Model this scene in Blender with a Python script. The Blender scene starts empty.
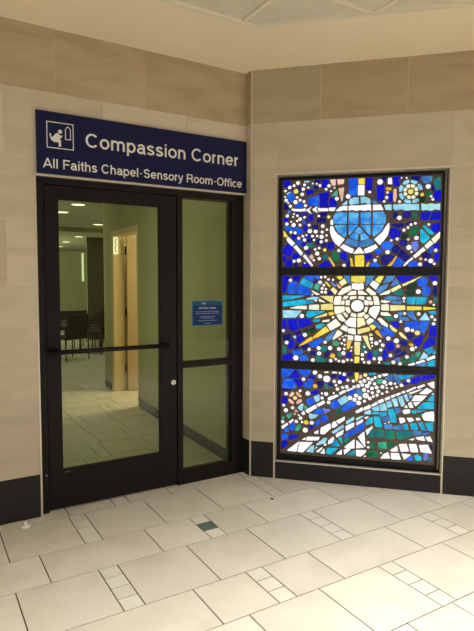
import bpy, bmesh, math, random
from mathutils import Vector, Matrix
random.seed(7)
S = math.sqrt(.5)
scene = bpy.context.scene
col = scene.collection

# ---------------------------------------------------------------- camera
cam_d = bpy.data.cameras.new('camera'); cam = bpy.data.objects.new('camera', cam_d); col.objects.link(cam)
yaw, pitch, roll = .5412, .0683, .0031
fw = Vector((math.sin(yaw)*math.cos(pitch), math.cos(yaw)*math.cos(pitch), -math.sin(pitch)))
rt = Vector((math.cos(yaw), -math.sin(yaw), 0)); up = rt.cross(fw)
r2 = rt*math.cos(roll) + up*math.sin(roll); u2 = up*math.cos(roll) - rt*math.sin(roll)
cam.matrix_world = Matrix(((r2.x, u2.x, -fw.x, -2.2561), (r2.y, u2.y, -fw.y, -3.5542), (r2.z, u2.z, -fw.z, 1.5715), (0, 0, 0, 1)))
cam_d.sensor_fit = 'VERTICAL'; cam_d.sensor_height = 24; cam_d.lens = 538.65/631*24; cam_d.clip_start = .05
scene.camera = cam

# ---------------------------------------------------------------- world, exposure
w = bpy.data.worlds.new('world'); scene.world = w; w.use_nodes = True
w.node_tree.nodes['Background'].inputs[0].default_value = (.9, .86, .75, 1)
w.node_tree.nodes['Background'].inputs[1].default_value = .35
vs = scene.view_settings
vs.view_transform = 'Standard'; vs.look = 'None'; vs.gamma = 1; vs.use_curve_mapping = False; vs.exposure = 0.0

# ---------------------------------------------------------------- lights of the rooms and added fill lights
def area(name, loc, size, power, color, target=None, sy=None, spread=180):
    l = bpy.data.lights.new(name, 'AREA'); l.energy = power; l.color = color
    l.shape = 'RECTANGLE'; l.size = size; l.size_y = sy or size; l.spread = math.radians(spread)
    o = bpy.data.objects.new(name, l); col.objects.link(o); o.location = loc
    if target: o.rotation_euler = (Vector(target)-Vector(loc)).to_track_quat('-Z', 'Y').to_euler()
    return o
WARM = (1, .972, .915)
DAY = (1, .98, .94)
area('lobby_ceiling_light', (-.3, -3.3, 3.05), 1.5, 90, WARM, sy=1.5, spread=105)
area('lobby_ceiling_light', (-3.3, -3.2, 3.05), 1.2, 50, WARM, spread=105)
area('lobby_daylight_fill', (5.4, -7.6, 1.0), 1.7, 58, DAY, (-.2, 0, .6), sy=1.6)  # added daylight fill standing in the lobby, no window at this spot
area('lobby_daylight_fill', (-4.8, -6.8, 1.0), 3.0, 56, DAY, (-.2, 0, .6), sy=1.6)  # added daylight fill inside the lobby, in front of the back wall opening
area('corridor_fill_light', (-2.4, 1.6, 1.5), 1.6, 9, (.98, 1, .86), (0, 1.6, 1.5), sy=1.8, spread=95)  # added to brighten the corridor wall
area('corridor_fill_light', (-2.4, 5.6, 1.5), 1.6, 15, (.98, 1, .86), (0, 5.6, 1.7), sy=1.8, spread=95)  # second added corridor fill, farther in, no fixture there either
area('waiting_ceiling_light', (1.0, 7.2, 2.66), 1.2, 14, (.98, 1, .86))
area('waiting_fill_light', (-2.3, 12.5, 1.5), 2.0, 270, (.98, 1, .86), (3, 14, 1.6))  # added fill to lift the far waiting room wall, no lamp stands here
area('side_room_light', (1.3, 3.0, 2.5), .7, 48, (1, .82, .58))

# ---------------------------------------------------------------- materials
def lin(c): return tuple(((x/255+.055)/1.055)**2.4 if x > 10 else x/255/12.92 for x in c)
def mat(name, c, rough=.5, metal=0, emis=None, es=1.0, spec=.5):
    m = bpy.data.materials.new(name); m.use_nodes = True; b = m.node_tree.nodes['Principled BSDF']
    b.inputs['Base Color'].default_value = (*lin(c), 1); b.inputs['Roughness'].default_value = rough
    b.inputs['Metallic'].default_value = metal; b.inputs['Specular IOR Level'].default_value = spec
    if emis: b.inputs['Emission Color'].default_value = (*lin(emis), 1); b.inputs['Emission Strength'].default_value = es
    return m
def varied(name, stops, scale, rough, island=.0, stretch=(1, 1, 1), bump=0, spec=.5, detail=6, cell=0):
    """noise colour between the stops, each separate slab a little lighter or darker"""
    m = mat(name, (128, 128, 128), rough, spec=spec); nt = m.node_tree; b = nt.nodes['Principled BSDF']
    tc = nt.nodes.new('ShaderNodeTexCoord'); mp = nt.nodes.new('ShaderNodeMapping'); mp.inputs['Scale'].default_value = stretch
    geo = nt.nodes.new('ShaderNodeNewGeometry')
    add = nt.nodes.new('ShaderNodeVectorMath'); add.operation = 'ADD'
    mul = nt.nodes.new('ShaderNodeMath'); mul.operation = 'MULTIPLY'; mul.inputs[1].default_value = 37
    nt.links.new(geo.outputs['Random Per Island'], mul.inputs[0])
    nt.links.new(tc.outputs['Object'], add.inputs[0]); nt.links.new(mul.outputs[0], add.inputs[1])
    nt.links.new(add.outputs[0], mp.inputs[0])
    n = nt.nodes.new('ShaderNodeTexNoise'); n.inputs['Scale'].default_value = scale; n.inputs['Detail'].default_value = detail
    n.inputs['Distortion'].default_value = .6
    nt.links.new(mp.outputs[0], n.inputs['Vector'])
    r = nt.nodes.new('ShaderNodeValToRGB'); e = r.color_ramp.elements
    e[0].position = .3; e[1].position = .72
    e[0].color = (*lin(stops[0]), 1); e[1].color = (*lin(stops[-1]), 1)
    for i, s in enumerate(stops[1:-1]):
        q = e.new(.3+.42*(i+1)/(len(stops)-1)); q.color = (*lin(s), 1)
    nt.links.new(n.outputs['Fac'], r.inputs[0])
    hs = nt.nodes.new('ShaderNodeHueSaturation')
    mr = nt.nodes.new('ShaderNodeMapRange'); mr.inputs[3].default_value = 1-island; mr.inputs[4].default_value = 1+island
    nt.links.new(geo.outputs['Random Per Island'], mr.inputs[0]); nt.links.new(mr.outputs[0], hs.inputs['Value'])
    nt.links.new(r.outputs[0], hs.inputs['Color']); nt.links.new(hs.outputs[0], b.inputs['Base Color'])
    if bump:
        bp = nt.nodes.new('ShaderNodeBump'); bp.inputs['Strength'].default_value = bump; bp.inputs['Distance'].default_value = .004
        nt.links.new(n.outputs['Fac'], bp.inputs['Height']); nt.links.new(bp.outputs[0], b.inputs['Normal'])
    return m
M = {}
M['stone'] = varied('limestone', [(186, 173, 150), (198, 185, 163), (206, 190, 166)], 2.4, .45, .09, (.8, .8, 3.2), .03)
M['brown_stone'] = varied('brown_limestone', [(164, 144, 114), (176, 156, 126), (184, 164, 134)], 2.4, .45, .05, (.8, .8, 3.2), .03)
M['grey_stone'] = varied('grey_limestone', [(166, 154, 126), (176, 164, 136)], 2.4, .45, .03, (.8, .8, 3.2), .03)
M['joint'] = mat('stone_joint', (206, 194, 168), .8)
M['slate'] = varied('dark_base_stone', [(32, 32, 33), (39, 39, 40)], 6, .5, .03, spec=.25)
M['tile'] = varied('floor_tile', [(212, 205, 190), (224, 217, 203), (229, 223, 210)], 2.5, .38, .035, (1, 1, 1))
M['small_tile'] = varied('small_floor_tile', [(224, 218, 205), (234, 229, 217)], 4, .35, .04)
M['teal_tile'] = varied('teal_floor_tile', [(88, 108, 106), (104, 122, 120)], 8, .35)
M['dark_tile'] = varied('dark_floor_tile', [(60, 60, 52), (80, 78, 66)], 8, .35)
M['grout'] = mat('grout', (78, 70, 58), .9)
M['soffit'] = varied('plaster', [(236, 218, 186), (240, 224, 194)], 1.2, .85)
M['ctile'] = varied('ceiling_tile', [(206, 198, 176), (216, 208, 186)], 14, .9, .02)
M['cgrid'] = mat('ceiling_grid', (224, 214, 190), .5)
M['trim'] = mat('brushed_metal_trim', (216, 208, 192), .35, .55)
M['steel'] = mat('steel', (200, 196, 186), .25, .9)
M['frame'] = mat('dark_bronze_frame', (20, 18, 17), .5, .0, spec=.2)
M['black'] = mat('black_metal', (12, 12, 13), .45, .0, spec=.25)
M['reveal'] = mat('window_reveal', (150, 140, 124), .5)
M['navy'] = mat('navy_sign', (20, 24, 66), .5, spec=.2)
M['white'] = mat('sign_white', (226, 224, 216), .5)
M['lead'] = mat('lead_came', (100, 87, 79), .7, .0, spec=.2)
M['green'] = varied('olive_green_paint', [(160, 158, 118), (168, 166, 126)], 1.5, .7)
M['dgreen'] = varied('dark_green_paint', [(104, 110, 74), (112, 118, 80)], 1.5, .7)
M['inceil'] = varied('inner_ceiling', [(176, 176, 146), (184, 184, 154)], 6, .85)
M['wood'] = varied('light_maple', [(212, 192, 152), (222, 202, 164)], 5, .45, 0, (6, 6, .5))
M['wood2'] = varied('maple_door', [(176, 156, 126), (186, 166, 134)], 5, .45, 0, (6, 6, .5))
M['paint'] = mat('cream_paint', (214, 200, 172), .8)
M['chrome_dark'] = mat('dark_chair_metal', (70, 70, 66), .35, .6)
M['uphol'] = varied('dark_upholstery', [(26, 26, 25), (38, 38, 35)], 40, .85)
M['lamp'] = mat('lamp_lens', (250, 250, 235), .4, emis=(255, 250, 225), es=2.2)
M['slit'] = mat('lit_slot', (250, 250, 235), .4, emis=(235, 240, 205), es=.7)
M['notice'] = mat('blue_notice', (20, 48, 104), .5, spec=.2)
M['notice_top'] = mat('teal_notice_band', (28, 84, 112), .5, spec=.2)
M['plastic'] = mat('white_plastic', (232, 230, 222), .4)
M['hole'] = mat('dark_plug', (40, 36, 32), .6)
def glass(name, tint, gloss):
    m = bpy.data.materials.new(name); m.use_nodes = True; nt = m.node_tree; nt.nodes.clear()
    o = nt.nodes.new('ShaderNodeOutputMaterial'); mx = nt.nodes.new('ShaderNodeMixShader')
    t = nt.nodes.new('ShaderNodeBsdfTransparent'); t.inputs[0].default_value = (*tint, 1)
    g = nt.nodes.new('ShaderNodeBsdfGlossy'); g.inputs['Roughness'].default_value = .02
    f = nt.nodes.new('ShaderNodeFresnel'); f.inputs[0].default_value = 1.5
    ml = nt.nodes.new('ShaderNodeMath'); ml.operation = 'MULTIPLY'; ml.inputs[1].default_value = gloss
    nt.links.new(f.outputs[0], ml.inputs[0]); nt.links.new(ml.outputs[0], mx.inputs[0])
    nt.links.new(t.outputs[0], mx.inputs[1]); nt.links.new(g.outputs[0], mx.inputs[2]); nt.links.new(mx.outputs[0], o.inputs[0])
    return m
M['glass'] = glass('door_glass', (.86, .9, .74), .75)
GC = {'W': ((255, 255, 255), 1.15), 'w': ((255, 250, 246), 1.12), 'C': ((255, 250, 226), 1.1), 'P': ((252, 236, 140), 1.0), 'Y': ((252, 226, 60), 1.0),
      'O': ((242, 184, 52), 1.0), 'A': ((244, 190, 170), .95), 'B': ((14, 84, 232), .95), 'D': ((8, 18, 214), .9), 'N': ((10, 12, 112), .85),
      'S': ((80, 146, 204), .95), 'H': ((40, 140, 232), 1.0), 'L': ((134, 208, 236), 1.0), 'Q': ((176, 240, 238), 1.0), 'T': ((24, 190, 222), 1.0),
      'K': ((14, 122, 132), .9), 'G': ((20, 118, 78), .9), 'F': ((16, 60, 46), .8), 'M': ((76, 190, 152), .9), 'V': ((120, 140, 226), .95)}
STREAK = {'H': (110, 200, 248), 'T': (10, 140, 190), 'K': (20, 150, 104), 'L': (190, 238, 250), 'S': (50, 110, 190), 'B': (40, 120, 246), 'G': (14, 84, 70),
          'Y': (255, 238, 120), 'O': (252, 224, 90), 'P': (255, 246, 190), 'V': (90, 100, 214), 'M': (20, 150, 110), 'D': (6, 8, 178), 'N': (30, 30, 150), 'A': (250, 214, 196)}
def stained(k):
    c, s = GC[k]
    m = mat('stained_glass_'+{'W': 'white', 'w': 'milk', 'C': 'cream', 'P': 'pale_yellow', 'Y': 'yellow', 'O': 'amber', 'A': 'pink', 'B': 'blue', 'D': 'deep_blue',
        'N': 'navy', 'S': 'sky', 'H': 'azure', 'L': 'light_blue', 'Q': 'pale_aqua', 'T': 'turquoise', 'K': 'teal', 'G': 'green', 'F': 'forest', 'M': 'mint', 'V': 'periwinkle'}[k],
        tuple(int(x*.1) for x in c), .35, emis=c, es=s, spec=.15)
    nt = m.node_tree; b = nt.nodes['Principled BSDF']                # uneven, handmade glass
    n = nt.nodes.new('ShaderNodeTexNoise'); n.inputs['Scale'].default_value = 26; n.inputs['Detail'].default_value = 4; n.inputs['Distortion'].default_value = 1
    geo = nt.nodes.new('ShaderNodeNewGeometry'); tc = nt.nodes.new('ShaderNodeTexCoord')
    nt.links.new(tc.outputs['Object'], n.inputs['Vector'])
    a = nt.nodes.new('ShaderNodeMath'); a.operation = 'MULTIPLY_ADD'; a.inputs[1].default_value = .5*s; a.inputs[2].default_value = .62*s
    c2 = nt.nodes.new('ShaderNodeMath'); c2.operation = 'MULTIPLY_ADD'; c2.inputs[1].default_value = .22*s
    nt.links.new(n.outputs['Fac'], a.inputs[0]); nt.links.new(geo.outputs['Random Per Island'], c2.inputs[0]); nt.links.new(a.outputs[0], c2.inputs[2])
    nt.links.new(c2.outputs[0], b.inputs['Emission Strength'])
    if k in STREAK:                                                  # second colour running through the sheet
        r = nt.nodes.new('ShaderNodeValToRGB'); e = r.color_ramp.elements; e[0].position = .42; e[1].position = .66
        e[0].color = (*lin(c), 1); e[1].color = (*lin(STREAK[k]), 1)
        n2 = nt.nodes.new('ShaderNodeTexNoise'); n2.inputs['Scale'].default_value = 15; n2.inputs['Detail'].default_value = 3
        nt.links.new(tc.outputs['Object'], n2.inputs['Vector'])
        nt.links.new(n2.outputs['Fac'], r.inputs[0]); nt.links.new(r.outputs[0], b.inputs['Emission Color'])
    return m

# ---------------------------------------------------------------- mesh helpers
def link(name, bm, mats, parent=None, loc=None, rotz=0, smooth=False):
    bmesh.ops.recalc_face_normals(bm, faces=bm.faces)
    me = bpy.data.meshes.new(name); bm.to_mesh(me); bm.free()
    for m in (mats if isinstance(mats, (list, tuple)) else [mats]): me.materials.append(m)
    if smooth:
        for p in me.polygons: p.use_smooth = True
    o = bpy.data.objects.new(name, me); col.objects.link(o)
    if loc: o.location = loc
    o.rotation_euler.z = rotz
    if parent: o.parent = parent
    return o
def empty(name, loc=(0, 0, 0), rotz=0):
    o = bpy.data.objects.new(name, None); o.empty_display_size = .1; col.objects.link(o); o.location = loc; o.rotation_euler.z = rotz; return o
def tag(o, label=None, cat=None, group=None, kind=None):
    if label: o['label'] = label
    if cat: o['category'] = cat
    if group: o['group'] = group
    if kind: o['kind'] = kind
    return o
def box(bm, x0, x1, y0, y1, z0, z1, bev=0, mi=0):
    vs_ = [bm.verts.new(p) for p in ((x0, y0, z0), (x1, y0, z0), (x1, y1, z0), (x0, y1, z0), (x0, y0, z1), (x1, y0, z1), (x1, y1, z1), (x0, y1, z1))]
    fs = [bm.faces.new([vs_[i] for i in q]) for q in ((0, 3, 2, 1), (4, 5, 6, 7), (0, 1, 5, 4), (1, 2, 6, 5), (2, 3, 7, 6), (3, 0, 4, 7))]
    for f in fs: f.material_index = mi
    if bev:
        es = {e for f in fs for e in f.edges}
        r = bmesh.ops.bevel(bm, geom=list(es), offset=bev, segments=2, affect='EDGES', profile=.5)
        for f in r['faces']: f.material_index = mi
def prism(bm, pts, y0, y1, mi=0):
    """pts (x,z) extruded from y0 (front) to y1 (back)"""
    a = [bm.verts.new((x, y0, z)) for x, z in pts]; b = [bm.verts.new((x, y1, z)) for x, z in pts]
    f = bm.faces.new(a); f.material_index = mi
    f = bm.faces.new(b[::-1]); f.material_index = mi
    n = len(a)
    for i in range(n):
        f = bm.faces.new((a[i], b[i], b[(i+1) % n], a[(i+1) % n])); f.material_index = mi
def circle(cx, cz, r, n=12): return [(cx+r*math.cos(2*math.pi*i/n), cz+r*math.sin(2*math.pi*i/n)) for i in range(n)]
def tube(bm, pts, r, n=10, mi=0):
    rings = []
    for i, p in enumerate(pts):
        p = Vector(p); a = Vector(pts[max(i-1, 0)]); b = Vector(pts[min(i+1, len(pts)-1)]); d = (b-a).normalized()
        s = d.cross(Vector((0, 0, 1)) if abs(d.z) < .9 else Vector((1, 0, 0))).normalized(); t = d.cross(s)
        rings.append([bm.verts.new(p+s*r*math.cos(2*math.pi*k/n)+t*r*math.sin(2*math.pi*k/n)) for k in range(n)])
    for a, b in zip(rings, rings[1:]):
        for k in range(n): f = bm.faces.new((a[k], a[(k+1) % n], b[(k+1) % n], b[k])); f.material_index = mi; f.smooth = True
    for r_ in (rings[0][::-1], rings[-1]): f = bm.faces.new(r_); f.material_index = mi
def lathe(bm, prof, cx, cy, n=20, mi=0):
    rings = [[bm.verts.new((cx+r*math.cos(2*math.pi*k/n), cy+r*math.sin(2*math.pi*k/n), z)) for k in range(n)] for r, z in prof]
    for a, b in zip(rings, rings[1:]):
        for k in range(n): f = bm.faces.new((a[k], a[(k+1) % n], b[(k+1) % n], b[k])); f.material_index = mi; f.smooth = True
    for r_ in (rings[0][::-1], rings[-1]): f = bm.faces.new(r_); f.material_index = mi
def struct(name, bm, m, parent=None, loc=None, rotz=0):
    o = link(name, bm, m, parent, loc, rotz)
    if not parent: o['kind'] = 'structure'
    return o
XH, SW = .735, .145            # x height and stroke weight, capital height = 1
def arc(cx, cy, rx, ry, a0, a1, n=14):
    return [(cx+rx*math.cos(math.radians(a0+(a1-a0)*i/n)), cy+ry*math.sin(math.radians(a0+(a1-a0)*i/n))) for i in range(n+1)]
h_ = SW/2; xo = XH/2; ro = xo-h_+.01
def bowl(cx): return arc(cx, xo, .27, ro, 0, 360, 24)
GLYPH = {   # advance, centre lines of the strokes
 'C': (.98, [arc(.5, .5, .38, .435, 42, 318, 20)]),
 'O': (1.04, [arc(.52, .5, .4, .435, 0, 360, 26)]),
 'o': (.76, [bowl(.38)]),
 'c': (.70, [arc(.37, xo, .27, ro, 45, 315, 18)]),
 'e': (.76, [arc(.38, xo, .27, ro, -42, -360, 22), [(.12, xo+.0), (.65, xo+.0)]]),
 'n': (.76, [[(.15, 0), (.15, XH)], arc(.375, XH-.3, .225, .235, 180, 0)+[(.6, 0)]]),
 'h': (.76, [[(.15, 0), (.15, 1)], arc(.375, XH-.3, .225, .235, 180, 0)+[(.6, 0)]]),
 'm': (1.14, [[(.15, 0), (.15, XH)], arc(.36, XH-.28, .21, .215, 180, 0)+[(.57, 0)], arc(.78, XH-.28, .21, .215, 180, 0)+[(.99, 0)]]),
 'r': (.47, [[(.15, 0), (.15, XH)], arc(.4, XH-.32, .25, .255, 180, 95)]),
 'p': (.78, [[(.15, -.27), (.15, XH)], arc(.4, xo, .25, ro, 0, 360, 24)]),
 'a': (.74, [arc(.36, XH-.27, .22, .205, 160, 0)+[(.58, .12), (.62, .05), (.7, .05)], arc(.33, .235, .21, .17, 75, 360, 16)+[(.57, .36)], [(.57, .44), (.34, .4)]]),
 's': (.68, [arc(.34, .535, .2, .14, 15, 250, 12)+arc(.34, .205, .22, .14, 75, -165, 12)]),
 'S': (.9, [arc(.45, .72, .28, .21, 15, 250, 14)+arc(.45, .285, .31, .22, 75, -165, 14)]),
 'i': (.32, [[(.16, 0), (.16, XH)], [(.16, .86), (.16, 1)]]),
 'l': (.32, [[(.16, 0), (.16, 1)]]),
 't': (.42, [[(.2, .95), (.2, .16), (.25, .07), (.38, .065)], [(.03, XH-h_+.01), (.38, XH-h_+.01)]]),
 'f': (.42, [[(.2, 0), (.2, .82), (.26, .92), (.4, .93)], [(.04, XH-h_+.01), (.39, XH-h_+.01)]]),
 'y': (.7, [[(.08, XH), (.35, .04)], [(.62, XH), (.33, -.1), (.26, -.2), (.1, -.21)]]),
 'A': (.95, [[(.07, 0), (.475, 1)], [(.88, 0), (.475, 1)], [(.22, .3), (.73, .3)]]),
 'F': (.82, [[(.16, 0), (.16, 1)], [(.16, .925), (.78, .925)], [(.16, .5), (.7, .5)]]),
 'R': (.97, [[(.16, 0), (.16, 1)], [(.16, .925), (.56, .925)]+arc(.56, .7, .24, .225, 90, -90, 10)+[(.16, .475)], [(.6, .47), (.78, .35), (.8, .12), (.86, 0)]]),
 ' ': (.38, []), '.': (.5, [[(.17, .42), (.33, .42)]])}
def letters(name, s, x0, x1, z, cap, y, depth, m, parent):
    """grotesque capitals and lower case as one line of flat raised letters"""
    bm = bmesh.new(); tot = sum(GLYPH[c][0] for c in s)-.16; k = (x1-x0)/tot; x = -.08; n = 0
    for ch in s:
        adv, strokes = GLYPH[ch]
        for st in strokes:
            L, Rr = [], []; n += 1; closed = math.dist(st[0], st[-1]) < 1e-6
            for i, p in enumerate(st):
                a = st[i-1] if i else (st[-2] if closed else st[0]); b = st[i+1] if i < len(st)-1 else (st[1] if closed else st[-1])
                if a == p: a = p
                d1 = (p[0]-a[0], p[1]-a[1]); d2 = (b[0]-p[0], b[1]-p[1])
                l1 = math.hypot(*d1) or 1; l2 = math.hypot(*d2) or 1
                dx, dy = d1[0]/l1+d2[0]/l2, d1[1]/l1+d2[1]/l2; l = math.hypot(dx, dy) or 1; dx, dy = dx/l, dy/l
                L.append((p[0]-dy*h_, p[1]+dx*h_)); Rr.append((p[0]+dy*h_, p[1]-dx*h_))
            off = n*4e-7
            f0 = [(bm.verts.new((x0+(x+q[0])*k, y-depth-off, z+q[1]*cap)), bm.verts.new((x0+(x+q[0])*k, y, z+q[1]*cap))) for q in L]
            f1 = [(bm.verts.new((x0+(x+q[0])*k, y-depth-off, z+q[1]*cap)), bm.verts.new((x0+(x+q[0])*k, y, z+q[1]*cap))) for q in Rr]
            for i in range(len(st)-1):
                bm.faces.new((f0[i][0], f0[i+1][0], f1[i+1][0], f1[i][0]))
                bm.faces.new((f0[i][0], f0[i][1], f0[i+1][1], f0[i+1][0])); bm.faces.new((f1[i][0], f1[i+1][0], f1[i+1][1], f1[i][1]))
            bm.faces.new((f0[0][0], f1[0][0], f1[0][1], f0[0][1])); bm.faces.new((f0[-1][0], f0[-1][1], f1[-1][1], f1[-1][0]))
        x += adv
    return link(name, bm, m, parent)
def text_mesh(name, s, x0, x1, z, cap, y, depth, weight, m, parent):
    """flat lettering fitted between x0 and x1 with the given capital height"""
    cu = bpy.data.curves.new('lettering', 'FONT'); cu.body = s; cu.size = 1; cu.offset = weight; cu.extrude = .02; cu.resolution_u = 3
    t = bpy.data.objects.new('lettering', cu); col.objects.link(t)
    dg = bpy.context.evaluated_depsgraph_get(); me = bpy.data.meshes.new_from_object(t.evaluated_get(dg))
    bpy.data.objects.remove(t)
    xs = [v.co.x for v in me.vertices]; sx = (x1-x0)/(max(xs)-min(xs)); mx = min(xs); sz = cap/.73
    for v in me.vertices:
        X, Y, Z = v.co; v.co = (x0+(X-mx)*sx, y-depth*(Z/.04+.5), z+Y*sz)
    me.materials.clear(); me.materials.append(m)
    o = bpy.data.objects.new(name, me); col.objects.link(o); o.parent = parent
    return o

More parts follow.
